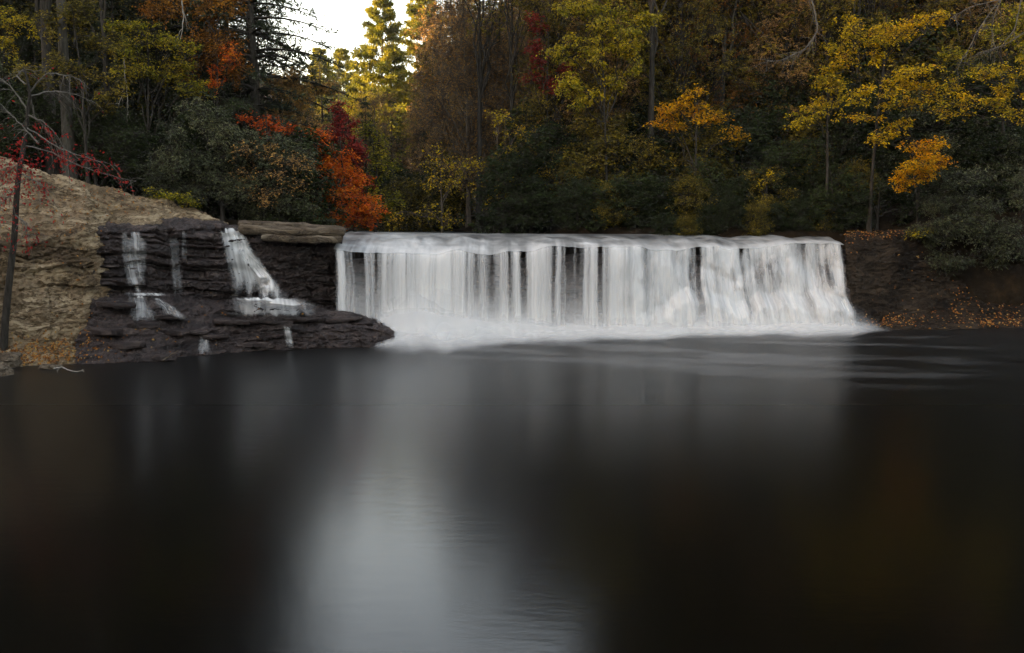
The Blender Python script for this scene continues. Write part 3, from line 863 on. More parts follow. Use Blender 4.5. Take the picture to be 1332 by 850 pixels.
def clump_tree(name, base, blobs, leafmat, bark='dark', leaf=.15, aspect=.62, trunk_r=.08, seed=1, per=9, flat=.5, holes=0., droop=.3,
               trunk_top=None, lean=(0, 0), twig=.008, limbs=True, tone_shift=0., limb_from=(.45, .8)):
    """a tree with a tapered trunk, a limb for each lobe of the crown, twigs and leaves. blobs: (centre, radii, leaves)"""
    r = np.random.default_rng(seed)
    base = np.asarray(base, float)
    zs = [b[0][2] for b in blobs]
    topz = trunk_top if trunk_top is not None else max(zs)
    cx = np.mean([b[0][0] for b in blobs]); cyy = np.mean([b[0][1] for b in blobs])
    parts = []
    n = 12
    f = np.linspace(0, 1, n)
    ends = np.array([cx * .75 + base[0] * .25, cyy * .75 + base[1] * .25, topz])
    tp = base + (ends - base) * v3(f ** 1.3, f ** 1.3, f)
    H = max(topz - base[2], .5)
    tp[:, :2] += (r.normal(size=(n, 2)) * .02 * H * .3).cumsum(0) * f[:, None] * .6
    tr_ = trunk_r * (1 - .82 * f) * (1 + .5 * np.exp(-f * 14))
    parts.append(tube(tp, tr_, 8))
    sp0, sp1, sr0, sr1 = [], [], [], []
    P_, D_, N_, T_ = [], [], [], []
    hub = None
    for bl in blobs:
        c, rad, cnt = bl[:3]
        main = len(bl) < 4 or bl[3]
        c, rad = np.asarray(c, float), np.asarray(rad, float)
        pos, ld, nrm, tone, p0, p1, cen = fill_blob(r, c, rad, cnt, leaf, per, flat, seed + len(P_), holes, droop)
        P_.append(pos); D_.append(ld); N_.append(nrm); T_.append(tone)
        if limbs:
            if not main and hub is not None:
                hp, hr = hub
                w = np.linspace(0, 1, 6)[:, None]
                lp = hp * (1 - w) + c * w + np.array([0, 0, .10]) * np.linalg.norm(c - hp) * (w * (1 - w) * 4)
                lp[1:-1] += r.normal(size=(4, 3)) * .04 * np.linalg.norm(c - hp)
                lr = hr * .6
                parts.append(tube(lp, np.linspace(lr, lr * .4, 6), 4))
            za = base[2] + (c[2] - base[2]) * r.uniform(*limb_from)
            k = np.clip((za - base[2]) / H, 0, .97)
            st = np.array([np.interp(k, f, tp[:, j]) for j in range(3)])
        if limbs and main:
            mid = st * .5 + c * .5 + np.array([0, 0, .12 * np.linalg.norm(c - st)])
            w = np.linspace(0, 1, 8)[:, None]
            lp = st * (1 - w) ** 2 + 2 * mid * w * (1 - w) + c * w ** 2
            lp[1:-1] += r.normal(size=(6, 3)) * .03 * np.linalg.norm(c - st)
            lr = np.interp(k, f, tr_) * .62
            parts.append(tube(lp, np.linspace(lr, .012 + lr * .2, 8), 5))
            hub = (lp[-2], .012 + lr * .3)
        if limbs:
            w = np.linspace(0, 1, len(lp))[:, None]
            # boughs from limb to groups of twigs, twigs to leaves
            nb = max(3, int(len(cen) / 12))
            pick = cen[r.choice(len(cen), min(nb, len(cen)), replace=False)]
            kk = r.uniform(.45, 1.0, len(pick))
            bs = np.stack([np.interp(kk, w[:, 0], lp[:, j]) for j in range(3)], -1)
            bm = bs * .5 + pick * .5 + r.normal(size=pick.shape) * .06 * np.linalg.norm(pick - bs, axis=1, keepdims=True)
            br = np.full(len(pick), max(lr * .28, .012))
            sp0 += [bs, bm]; sp1 += [bm, pick]; sr0 += [br, br * .7]; sr1 += [br * .7, br * .4]
            # nearest bough end for every twig
            dd = np.linalg.norm(cen[:, None] - pick[None], axis=2) if len(cen) * len(pick) < 4e5 else None
            if dd is not None:
                nr = pick[dd.argmin(1)]
                sp0.append(nr); sp1.append(p0); z = np.full(len(cen), twig); sr0.append(z * 1.2); sr1.append(z * .8)
        sp0.append(p0); sp1.append(p1); z = np.full(len(cen), twig); sr0.append(z); sr1.append(z * .5)
    if sp0:
        parts.append(segments(np.concatenate(sp0), np.concatenate(sp1), np.concatenate(sr0), np.concatenate(sr1), 3))
    V, F = join(parts)
    pos, ld, nrm, tone = (np.concatenate(a) for a in (P_, D_, N_, T_))
    LV, LF = leaf_quads(pos, ld, nrm, leaf * r.uniform(.65, 1.25, len(pos)), leaf * aspect * r.uniform(.7, 1.2, len(pos)))
    root = empty(name, base)
    link('trunk', mesh_from('trunk', V - base, F), BARK[bark], root)
    link('crown', mesh_from('crown', LV - base, LF, smooth=False, face_attrs={'tone': np.clip(tone + tone_shift, 0, 1)}), LEAF[leafmat], root)
    return root

def px_tree(name, label, cat, Y_, base_u, lobes, leafmat, dens=.34, depth=1.0, leaf_px=3.5, group=None, base_z=None, per=9, swell=1.0, base_Y=None, **kw):
    """crown lobes as (u, v, ru, rv) at distance Y_ in the valley"""
    m = Y_ / FPX
    dens = dens * (4.4 / leaf_px) ** 1.9
    blobs = []
    r = np.random.default_rng(kw.get('seed', 1) + 77)
    for l in lobes:
        u, v, ru, rv = l[:4]
        ru, rv = ru * swell, rv * swell
        k = l[4] if len(l) > 4 else 1.0
        nsub = 1 if ru < 11 else (3 if ru < 22 else 5)
        for q in range(nsub):
            f = (1.0, 1.0) if nsub == 1 else ((.66, .58) if nsub == 3 else (.56, .46))
            du, dv = (0, 0) if nsub == 1 else (r.uniform(-.62, .62) * ru, r.uniform(-.66, .66) * rv)
            yo = Y_ + r.uniform(-.6, .6) * depth
            c = P(u + du, v + dv, yo)
            au, av = ru * f[0] * r.uniform(.8, 1.25), rv * f[1] * r.uniform(.8, 1.25)
            rd = max(.5 * (au + av) * m, .3) * depth
            blobs.append((c, (au * m, rd, av * m), max(12, int(math.pi * au * av * dens * k * (1 if nsub == 1 else .85))), q == 0))
    b = P(base_u, 300, base_Y or Y_)
    z = base_z if base_z is not None else th(b[0], b[1])
    root = clump_tree(name, (b[0], b[1], z - .1), blobs, leafmat, leaf=leaf_px * m, per=per, **kw)
    tag(root, label, cat, group)
    return root

def conifer(name, height, radius, seed, leafmat, bark='dark', whorls=26, tuft=.34, bare=.25, droop=.35, per_branch=26, up=.1, needle=.05, trunk_r=.22):
    r = np.random.default_rng(seed)
    f = np.linspace(0, 1, 14)
    tp = v3(.02 * height * np.sin(f * 3 + seed) * f, .015 * height * np.cos(f * 2 + seed) * f, height * f)
    parts = [tube(tp, trunk_r * (1 - .95 * f) + .01, 8)]
    s0, s1, a0, a1 = [], [], [], []
    P_, D_, N_, T_ = [], [], [], []
    for w in range(whorls):
        h = bare + (1 - bare) * (w + r.uniform(-.3, .3)) / whorls
        h = min(max(h, .02), .985)
        nb = r.integers(4, 7)
        a_off = r.uniform(0, 6.28)
        for b in range(nb):
            L = radius * ((1 - h) / (1 - bare)) ** .75 * r.uniform(.55, 1.15) + .25
            a = a_off + b * 6.283 / nb + r.uniform(-.35, .35)
            st = np.array([np.interp(h, f, tp[:, j]) for j in range(3)])
            k = np.linspace(0, 1, 6)
            line = st + v3(np.cos(a) * L * k, np.sin(a) * L * k, L * (up * k - droop * k ** 2))
            br = max(.012, .02 * L)
            s0.append(line[:-1]); s1.append(line[1:]); a0.append(br * (1 - k[:-1] * .85)); a1.append(br * (1 - k[1:] * .85))
            n = int(per_branch * (.4 + .6 * L / radius))
            kk = r.uniform(.18, 1.0, n) ** .8
            c = np.stack([np.interp(kk, k, line[:, j]) for j in range(3)], -1)
            sd = r.choice([-1, 1], n)
            tdir = v3(np.cos(a + sd * r.uniform(.3, 1.2, n)), np.sin(a + sd * r.uniform(.3, 1.2, n)), r.normal(-.12, .22, n))
            tl = tuft * L / radius ** .5 * (1.15 - kk) * r.uniform(.7, 1.5, n) + .18
            e = c + tdir * tl[:, None]
            s0.append(c); s1.append(e); z = np.full(n, .006); a0.append(z); a1.append(z * .5)
            m = 7
            q = r.random((n, m))
            pos = c[:, None] + (e - c)[:, None] * q[..., None]
            dd = tdir[:, None] * .8 + r.normal(size=(n, m, 3)) * .5
            P_.append(pos.reshape(-1, 3)); D_.append(dd.reshape(-1, 3))
            N_.append((np.array([0, 0, 1.0]) + r.normal(size=(n * m, 3)) * .5))
            T_.append(np.clip(.5 + .3 * r.normal() * .6 + r.normal(size=n * m) * .18, 0, 1))
    parts.append(segments(np.concatenate(s0), np.concatenate(s1), np.concatenate(a0), np.concatenate(a1), 3))
    V, F = join(parts)
    pos, dd, nn, tone = (np.concatenate(a) for a in (P_, D_, N_, T_))
    LV, LF = leaf_quads(pos, dd, nn, needle * 4.2 * r.uniform(.7, 1.3, len(pos)), needle * r.uniform(.7, 1.3, len(pos)), .05)
    root = empty(name, (0, 0, 0))
    link('trunk', mesh_from('trunk', V, F), BARK[bark], root)
    link('crown', mesh_from('crown', LV, LF, smooth=False, face_attrs={'tone': tone}), LEAF[leafmat], root)
    return root

def broad(name, height, radius, seed, leafmat, n=7000, bark='dark', lobes=16, leaf=.17, bare=.35, trunk_r=.2, **kw):
    r = np.random.default_rng(seed)
    blobs = []
    for i in range(lobes):
        h = bare + (1 - bare) * (i + .5) / lobes
        env = radius * (1 - abs((h - bare) / (1 - bare) - .42) ** 1.6 * 1.3)
        a = i * 2.4 + r.uniform(-.5, .5)
        d = env * r.uniform(.25, .8)
        rr_ = radius * r.uniform(.28, .48)
        blobs.append((np.array([math.cos(a) * d, math.sin(a) * d, h * height * .93]), (rr_, rr_, rr_ * .62), int(n / lobes)))
    return clump_tree(name, (0, 0, 0), blobs, leafmat, bark, leaf=leaf, trunk_r=trunk_r, seed=seed, **kw)

PROTO = {}
def copy_tree(root, loc, rz, sc, leafmat=None):
    r = root.copy(); C.objects.link(r)
    r.location = loc; r.rotation_euler = (0, 0, rz); r.scale = (sc, sc, sc)
    for ch in root.children:
        c = ch.copy(); C.objects.link(c); c.parent = r
        if leafmat and ch.name.startswith('crown'):
            c.material_slots[0].link = 'OBJECT'
            c.material_slots[0].material = LEAF[leafmat]
    return r

used = set()
def place(key, x, y, height, label, cat, group=None, leafmat=None, rz=None, sink=.15):
    root, h0 = PROTO[key]
    sc = height / h0
    loc = (x, y, th(x, y) - sink)
    rz = rng.uniform(0, 6.28) if rz is None else rz
    if key not in used:
        used.add(key)
        r = root
        r.location = loc; r.rotation_euler = (0, 0, rz); r.scale = (sc, sc, sc)
        if leafmat:
            for ch in r.children:
                if ch.name.startswith('crown'):
                    ch.material_slots[0].link = 'OBJECT'; ch.material_slots[0].material = LEAF[leafmat]
    else:
        r = copy_tree(root, loc, rz, sc, leafmat)
    for k in ('label', 'category', 'group'):
        if k in r: del r[k]
    return tag(r, label, cat, group)

PROTO['hemlock'] = (conifer('hemlock_tree', 20, 4.2, 3, 'hemlock', whorls=30, bare=.12, droop=.30, per_branch=22, needle=.055), 20)
PROTO['hemlock2'] = (conifer('hemlock_tree', 20, 3.6, 8, 'hemlock', whorls=28, bare=.2, droop=.38, per_branch=20, needle=.055), 20)
PROTO['pine'] = (conifer('pine_tree', 30, 6.2, 5, 'pine', bark='brown', whorls=24, bare=.3, droop=.02, up=.22, per_branch=60, needle=.15, tuft=.6, trunk_r=.3), 30)
PROTO['pine2'] = (conifer('pine_tree', 30, 5.6, 15, 'pine', bark='brown', whorls=22, bare=.35, droop=.05, up=.2, per_branch=56, needle=.15, tuft=.6, trunk_r=.3), 30)
PROTO['oak'] = (broad('broadleaf_tree', 20, 5.0, 21, 'olive', n=36000, lobes=38, leaf=.135, bare=.2), 20)
PROTO['oak2'] = (broad('broadleaf_tree', 20, 4.6, 22, 'olive', n=34000, lobes=34, leaf=.135, bare=.15), 20)
PROTO['twiggy'] = (broad('bare_tree', 18, 4.6, 31, 'brown', n=10000, lobes=22, leaf=.13, bare=.22, per=4, bark='brown', twig=.014, holes=.1), 18)
PROTO['twiggy2'] = (broad('bare_tree', 18, 4.0, 32, 'brown', n=9000, lobes=20, leaf=.13, bare=.2, per=4, bark='brown', twig=.014, holes=.1), 18)
PROTO['bush'] = (broad('evergreen_bush', 4, 2.4, 41, 'evergreen', n=9000, lobes=24, leaf=.14, bare=.04, trunk_r=.07), 4)
PROTO['bush2'] = (broad('evergreen_bush', 4, 2.1, 42, 'evergreen', n=8000, lobes=20, leaf=.14, bare=.04, trunk_r=.07), 4)

def ux(u, y): return float(P(u, 300, y)[0])

# --- pines far up the valley, the only trees the sun still reaches
G_P = 'sunlit pines up the valley'
for key, u, y, v_top, lab in [('pine', 500, 112, -14, 'tall yellow-green pine in sunlight beside the patch of sky'),
                              ('pine2', 549, 118, -30, 'sunlit pine with golden boughs partly behind the brown bare trees'),
                              ('pine', 452, 140, 62, 'small sunlit pine at the bottom of the patch of sky'),
                              ('pine2', 425, 128, 58, 'sunlit pine half hidden behind the hemlock boughs'),
                              ('pine2', 478, 128, 98, 'low green pine below the tall sunlit pine')]:
    x = ux(u, y); z = P(u, v_top, y)[2]
    place(key, x, y, z - th(x, y), lab, 'pine tree', G_P)

for key, u, y, v_top, lab in [('hemlock', 396, 92, 74, 'dim far hemlock at the bottom of the sky patch, nearest the tall hemlock'),
                              ('hemlock2', 424, 97, 66, 'dim far hemlock below the middle of the sky patch'),
                              ('hemlock', 446, 104, 84, 'dim far hemlock left of the tall sunlit pine')]:
    x = ux(u, y); z = P(u, v_top, y)[2]
    place(key, x, y, z - th(x, y), lab, 'hemlock', 'far hemlocks below the sky')

# --- filler forest: ranks of trees on both banks
ORD = ['first', 'second', 'third', 'fourth', 'fifth', 'sixth', 'seventh', 'eighth', 'ninth', 'tenth', 'eleventh', 'twelfth', 'thirteenth', 'fourteenth', 'fifteenth', 'sixteenth', 'seventeenth', 'eighteenth']
def rank(keys, us, y, hgt, label, cat, group, mats=(None,), jy=3.0, ju=12):
    """a row of trees; each is told by its place in the row"""
    spots = sorted((u + rng.uniform(-ju, ju), i) for i, u in enumerate(us))
    for n, (uj, i) in enumerate(spots):
        yy = y + rng.uniform(-jy, jy)
        which = (ORD[n] if n < len(ORD) else 'next') + ' from the left'
        place(keys[i % len(keys)], ux(uj, yy), yy, hgt * rng.uniform(.88, 1.15), which + ' of ' + label, cat, group, mats[i % len(mats)])

rank(['hemlock', 'hemlock2', 'oak'], range(-120, 310, 56), 48, 31, 'the tall dark trees above the tan bedrock', 'tree', 'dark trees behind the left bank', ('hemlock', 'evergreen', 'olive'))
rank(['hemlock2', 'oak2', 'hemlock'], range(-90, 300, 60), 58, 32, 'the dark trees deeper in the left wood', 'tree', 'dark trees behind the left bank', ('evergreen', 'olive', 'hemlock'))
rank(['oak', 'oak2'], range(-100, 300, 70), 70, 29, 'the trees at the back of the left wood', 'tree', 'back trees of the left wood', ('olive', 'rust'))
rank(['bush', 'bush2'], range(-80, 420, 42), 40, 4.5, 'the dark bushes under the trees above the tan bedrock', 'bush', 'dark bushes under the left trees', ('evergreen', 'rhododendron', 'evergreen'), jy=3)
rank(['oak', 'oak2', 'hemlock2'], range(850, 1460, 56), 52, 33, 'the tall dim trees behind the waterfall', 'tree', 'tall trees behind the falls', ('olive', 'evergreen', 'hemlock'))
rank(['oak2', 'hemlock', 'oak'], range(880, 1480, 60), 63, 34, 'the dim trees deeper in the wood behind the waterfall', 'tree', 'tall trees behind the falls', ('olive', 'hemlock', 'brown'))
rank(['oak', 'oak2'], range(880, 1440, 70), 76, 32, 'the trees at the back of the wood behind the waterfall', 'tree', 'back trees behind the falls', ('olive', 'brown'))
rank(['bush', 'bush2'], range(680, 1420, 46), 44.5, 4.6, 'the low dark bushes along the lip of the falls', 'bush', 'dark bushes behind the falls', ('evergreen', 'evergreen', 'olive'), jy=1.2)
rank(['bush2', 'bush'], range(700, 1440, 52), 49, 7.0, 'the taller dark bushes under the trees behind the falls', 'bush', 'taller dark bushes behind the falls', ('evergreen', 'olive', 'evergreen'), jy=2)
rank(['oak', 'oak2'], (735, 765, 795, 825, 850), 54, 15.5, 'the olive-brown trees behind the large yellow-green tree', 'tree', 'trees behind the yellow-green tree', ('brown', 'olive', 'yellow_green', 'brown'), jy=2)
rank(['oak2', 'oak'], (745, 780, 815, 850), 70, 19, 'the far olive-brown trees behind the large yellow-green tree', 'tree', 'far trees behind the yellow-green tree', ('olive', 'brown'), jy=2)
rank(['oak', 'oak2', 'oak'], range(725, 1420, 50), 47, 13.5, 'the lower dim trees behind the falls', 'tree', 'lower trees behind the falls', ('olive', 'brown', 'yellow_green', 'olive', 'rust'), jy=1.5)
rank(['hemlock', 'oak2'], range(-60, 340, 56), 43.5, 12, 'the lower dark trees just above the tan bedrock', 'tree', 'lower dark trees of the left bank', ('hemlock', 'evergreen'), jy=1.5)
rank(['twiggy', 'twiggy2'], (600, 635, 668, 700, 730), 56, 14.0, 'the front row of brown bare trees beyond the falls', 'tree', 'brown bare trees in mid valley', ('brown',), jy=3)
rank(['twiggy2', 'twiggy'], (580, 608, 640, 676, 712), 68, 17.0, 'the second row of brown bare trees beyond the falls', 'tree', 'brown bare trees in mid valley', ('brown', 'rust'), jy=3)
rank(['oak2', 'twiggy'], (575, 605, 640, 675, 712), 84, 18, 'the olive trees beyond the brown bare trees', 'tree', 'olive trees beyond the bare trees', ('olive', 'brown'), jy=4)
rank(['hemlock', 'twiggy2'], (468, 492, 516, 545, 565), 76, 11.5, 'the grey-green trees rising below the sunlit pines', 'tree', 'grey-green trees below the pines', ('hemlock', 'brown'), jy=4)
rank(['oak', 'oak2'], (592, 620, 648, 676, 704, 730), 98, 24, 'the tall brown trees far behind the bare trees', 'tree', 'far brown trees', ('brown', 'olive', 'rust'), jy=4)
rank(['oak2', 'hemlock', 'oak'], (340, 362, 384, 410, 440, 470), 100, 16, 'the far green trees below the patch of sky', 'tree', 'far trees below the sky gap', ('olive', 'hemlock', 'yellow_green'), jy=4)
rank(['oak', 'twiggy', 'oak2', 'hemlock2'], (350, 372, 395, 420, 445, 470), 80, 9.5, 'the dim low trees below the patch of sky', 'tree', 'low trees below the sky gap', ('olive', 'brown', 'olive'), jy=5)
rank(['bush', 'bush2'], range(760, 1130, 34), 40.6, 2.3, 'the knee-high dark bushes right behind the lip of the falls', 'bush', 'low bushes at the lip', ('evergreen', 'olive', 'evergreen'), jy=.4)
rank(['bush2', 'bush'], range(1190, 1450, 30), 39.6, 3.0, 'the dark bushes behind the big right-bank rhododendron', 'bush', 'bushes behind the right rhododendron', ('evergreen', 'rhododendron', 'evergreen'), jy=.6, ju=8)
rank(['bush2', 'bush'], range(870, 1130, 28), 38.7, 1.5, 'the small bushes on the brow beyond the falls', 'bush', 'small bushes on the brow', ('evergreen', 'olive', 'evergreen'), jy=.4, ju=8)
rank(['bush', 'bush2'], range(1110, 1430, 34), 42.5, 4.6, 'the dark bushes under the yellow maples', 'bush', 'bushes under the yellow maples', ('evergreen', 'evergreen', 'rhododendron'), jy=1.0)
rank(['bush2', 'bush'], range(1120, 1460, 46), 47.5, 8.0, 'the tall bushes on the slope behind the yellow maples', 'bush', 'tall bushes behind the yellow maples', ('evergreen', 'olive', 'evergreen'), jy=1.5)
rank(['oak', 'oak2'], (478, 502, 526, 550, 575), 112, 13, 'the dim far trees at the foot of the sunlit pines', 'tree', 'trees at the foot of the pines', ('olive', 'brown'), jy=3)
rank(['bush', 'bush2'], (470, 500, 530, 560, 600, 640), 58, 4.5, 'the dark bushes below the brown bare trees', 'bush', 'bushes below the bare trees', ('olive', 'evergreen'), jy=3)

# --- trees and shrubs one can tell apart
T = px_tree
T('rust_tree', 'rust-orange tree at the top beside the hemlock', 'tree', 40, 292, [(268, 38, 50, 42), (300, 88, 28, 34), (235, 12, 45, 22), (292, 8, 38, 24), (255, 85, 25, 22), (205, 5, 30, 18), (285, 60, 30, 26)], 'rust', seed=101, dens=.32, holes=.15, tone_shift=.22)
T('orange_spray_tree', 'small bright orange spray hanging below the rust-orange tree', 'tree', 39, 282, [(281, 98, 12, 14), (275, 112, 14, 8), (300, 75, 12, 20)], 'orange', seed=102, dens=.35)
T('yellow_green_tree', 'yellow-green leafy tree in front of the dark wood, with pale hanging branches', 'tree', 38.5, 196, [(165, 62, 28, 16), (200, 50, 40, 22), (190, 85, 44, 20), (228, 105, 34, 22), (250, 118, 26, 14), (160, 30, 24, 14), (232, 72, 24, 20)], 'yellow_green', seed=103, dens=.26, holes=.2, flat=.7, tone_shift=-.08)
T('yellow_leaf_tree', 'yellow-leaved branch tree at the upper left corner', 'tree', 40, -5, [(10, 22, 24, 20), (12, 70, 18, 24), (52, 40, 18, 12), (62, 62, 10, 10), (5, 120, 14, 16)], 'yellow_green', seed=104, dens=.2, holes=.2, tone_shift=.25)
T('leafy_tree', 'dim olive leafy tree in front of the thick grey trunk', 'tree', 34.8, 118, [(112, 18, 34, 22), (135, 60, 28, 24), (60, 30, 26, 22), (105, 95, 26, 18), (50, 100, 28, 24), (150, 110, 26, 18), (75, 75, 20, 16), (130, 135, 24, 16)], 'olive', seed=111, dens=.26, holes=.1, tone_shift=-.12)
T('brown_twig_shrub', 'brown twiggy shrub in front of the wide rhododendron', 'shrub', 35.0, 352, [(335, 205, 34, 24), (375, 225, 30, 26), (310, 235, 28, 22), (350, 255, 34, 16)], 'brown', seed=112, dens=.10, per=4, bark='dark', base_Y=37.5, trunk_r=.03)
T('brown_tree', 'reddish-brown thin tree between the hemlock and the burgundy shrub', 'tree', 44, 392, [(385, 120, 38, 30), (405, 150, 34, 24), (370, 150, 30, 22), (420, 115, 22, 16)], 'brown', seed=105, dens=.34, per=5, bark='brown', tone_shift=.1, leaf_px=3.4)
T('red_sprig_tree', 'low red and orange sprigs above the rhododendrons', 'shrub', 37, 355, [(335, 158, 26, 9), (362, 170, 26, 10), (315, 150, 16, 6)], 'orange', seed=106, dens=.26, tone_shift=-.2)
T('burgundy_shrub', 'deep burgundy shrub behind the orange maple', 'shrub', 40, 462, [(452, 165, 17, 20), (446, 190, 18, 18), (464, 215, 18, 26), (466, 250, 20, 22), (440, 140, 10, 10)], 'burgundy', seed=107, dens=.5, swell=1.25, tone_shift=.25)
T('orange_maple', 'bright orange-red maple at the end of the rhododendrons', 'maple', 38, 448, [(420, 190, 18, 18), (436, 208, 22, 18), (425, 228, 18, 14), (448, 236, 24, 16), (438, 258, 24, 14), (462, 268, 26, 14), (430, 278, 20, 10), (458, 286, 26, 8), (415, 210, 16, 16), (450, 222, 20, 16), (412, 245, 16, 14), (472, 284, 20, 10)], 'orange', seed=108, dens=.55, swell=1.25, tone_shift=.12)
T('yellow_green_shrub', 'yellow-green shrub behind the burgundy one', 'shrub', 48, 488, [(485, 195, 16, 24), (492, 225, 20, 22), (500, 260, 22, 26), (478, 170, 10, 14)], 'yellow_green', seed=109, dens=.36, tone_shift=-.22)
RH = 'rhododendrons on the left bank'
for i, (Y_, bu, lob, lab) in enumerate([
        (35.0, 228, [(215, 190, 34, 40), (235, 225, 34, 34), (205, 235, 26, 26)], 'grey-green rhododendron nearest the tan bedrock'),
        (35.5, 290, [(275, 165, 38, 36), (285, 205, 40, 34), (270, 240, 38, 28), (300, 255, 30, 22)], 'tall grey-green rhododendron behind the top of the bright cascade'),
        (36.0, 345, [(335, 195, 40, 30), (345, 230, 44, 32), (325, 262, 36, 22), (365, 265, 34, 20)], 'wide grey-green rhododendron above the brown cap slab'),
        (36.6, 398, [(395, 215, 28, 28), (400, 248, 30, 26), (392, 276, 32, 14), (385, 190, 22, 16)], 'rhododendron beside the orange maple')]):
    T('rhododendron', lab, 'rhododendron', Y_, bu, lob, 'rhododendron', seed=120 + i, dens=.55, holes=.12, leaf_px=3.8, per=7, aspect=.38, group=RH, flat=.2, droop=.5)
T('dark_shrub', 'dark evergreen shrub behind the red sapling', 'shrub', 36, 130, [(110, 140, 40, 40), (140, 170, 44, 40), (60, 150, 40, 40), (165, 205, 36, 30), (20, 170, 34, 34), (120, 205, 40, 25)], 'evergreen', seed=131, dens=.34, leaf_px=4.2, aspect=.4, tone_shift=.1)
T('green_spray_tree', 'dim green hemlock spray above the rhododendrons', 'shrub', 37, 270, [(275, 140, 36, 14), (240, 150, 30, 14), (310, 135, 24, 12)], 'evergreen', seed=132, dens=.34, tone_shift=.15)
T('yellow_bush', 'low yellow-green bush on top of the tan bedrock', 'bush', 33.0, 232, [(222, 255, 22, 8), (243, 260, 18, 8), (208, 251, 12, 6)], 'yellow_green', seed=133, dens=.5, leaf_px=3.2, base_z=4.6, tone_shift=-.1)
T('dark_low_shrub', 'dark low shrub at the water between cap slab and orange maple', 'shrub', 36, 405, [(400, 284, 30, 10), (372, 282, 24, 8), (428, 288, 20, 7)], 'evergreen', seed=134, dens=.5)

T('red_tree', 'crimson tree high among the brown bare trees', 'tree', 45, 712, [(695, 35, 14, 18), (700, 70, 15, 22), (712, 108, 22, 14), (690, 100, 10, 10), (740, 85, 14, 14)], 'burgundy', seed=141, dens=.42, tone_shift=.3)
T('yellow_green_tree', 'large yellow-green tree above the middle of the falls', 'tree', 43, 790, [(745, 20, 34, 20), (790, 25, 40, 24), (765, 65, 34, 24), (810, 70, 38, 28), (745, 100, 26, 26), (785, 115, 30, 22), (835, 35, 24, 22), (752, 132, 14, 10), (725, 70, 14, 18)], 'yellow_green', seed=142, dens=.28, holes=.15, droop=.55, tone_shift=.06)
T('olive_tree', 'olive-green tree below the large yellow-green tree', 'tree', 43.5, 770, [(770, 175, 48, 34), (815, 195, 44, 36), (745, 215, 36, 36), (790, 240, 44, 30), (850, 215, 30, 26)], 'olive', seed=143, dens=.32)
T('sparse_yellow_tree', 'sparse tree of scattered yellow leaves over the left half of the falls', 'tree', 46, 575, [(560, 220, 34, 30), (590, 245, 34, 30), (545, 275, 30, 20), (610, 210, 28, 26), (575, 285, 24, 14), (520, 285, 18, 16)], 'yellow', seed=144, dens=.055, per=4, bark='brown', tone_shift=.0)
T('sparse_yellow_tree', 'slim tree with hanging yellow leaves beside the dark bush mid-stream', 'tree', 45, 655, [(665, 200, 20, 24), (655, 235, 20, 22), (645, 265, 16, 16), (680, 225, 14, 20), (690, 165, 18, 18), (650, 160, 16, 20)], 'yellow', seed=145, dens=.10, per=5, bark='brown', tone_shift=-.1)
T('yellow_shrub', 'small yellow shrub low beside the mid-stream dark bush', 'shrub', 44, 718, [(715, 232, 14, 10), (724, 240, 10, 6), (706, 222, 10, 8)], 'yellow', seed=146, dens=.25, tone_shift=-.1)
T('dark_bush', 'round dark bush over the middle of the falls', 'bush', 42.5, 690, [(690, 250, 34, 26), (680, 278, 40, 20), (715, 275, 30, 22)], 'evergreen', seed=147, dens=.5)
T('gold_tree', 'golden-orange maple above the middle right of the falls', 'maple', 42, 905, [(865, 150, 26, 16), (895, 140, 28, 16), (925, 158, 26, 16), (880, 168, 24, 10), (950, 172, 18, 12), (905, 125, 18, 10)], 'gold', seed=148, dens=.30, holes=.15, flat=.7, tone_shift=-.12)
GB = 'green shrubs behind the falls'
for i, (Y_, bu, lob, lab) in enumerate([
        (41, 800, [(800, 265, 40, 26), (820, 240, 36, 22), (775, 285, 36, 16)], 'green shrub under the olive tree'),
        (41, 865, [(860, 255, 34, 22), (880, 275, 36, 20), (850, 285, 30, 14)], 'green shrub under the golden-orange maple'),
        (41.5, 930, [(920, 235, 36, 24), (945, 260, 36, 24), (905, 280, 36, 16)], 'dark green shrub beyond the golden-orange maple'),
        (40.5, 1010, [(1000, 240, 40, 30), (1030, 215, 36, 30), (1020, 270, 40, 26)], 'dark green shrub left of the yellow maples'),
        (39, 1085, [(1065, 250, 14, 34), (1058, 275, 12, 20), (1095, 240, 34, 26)], 'leafy green sapling beside the end of the falls')]):
    T('green_shrub', lab, 'shrub', Y_, bu, lob, 'evergreen', seed=150 + i, dens=.36, group=GB, tone_shift=.28)
T('yellow_sprig', 'tiny yellow sprig in the dark gap over the falls', 'shrub', 40, 996, [(995, 237, 12, 6), (988, 245, 7, 4), (1003, 228, 8, 4)], 'yellow', seed=156, dens=.3, tone_shift=-.1)

YM = 'yellow maples over the right bank'
T('yellow_maple', 'yellow maple with the highest leaf tier at the upper right', 'maple', 38.0, 1130, [(1165, 38, 32, 18), (1200, 28, 30, 14), (1140, 55, 24, 14), (1100, 45, 22, 20), (1095, 72, 20, 14), (1225, 22, 14, 9), (1150, 75, 20, 10)], 'yellow', seed=161, dens=.23, holes=.22, flat=.8, group=YM, swell=1.14, limb_from=(.72, .92), bark='dark', tone_shift=0.08)
T('yellow_maple', 'yellow maple with broad middle tiers and a thin bare stem', 'maple', 36.5, 1191, [(1195, 100, 26, 16), (1165, 112, 28, 16), (1130, 128, 24, 14), (1185, 130, 24, 10), (1215, 118, 14, 14), (1120, 155, 26, 8), (1165, 165, 24, 9), (1150, 180, 26, 7)], 'yellow', seed=162, base_Y=39.0, dens=.23, holes=.22, flat=.85, group=YM, swell=1.14, limb_from=(.72, .92), bark='dark', trunk_r=.07, tone_shift=0.08)
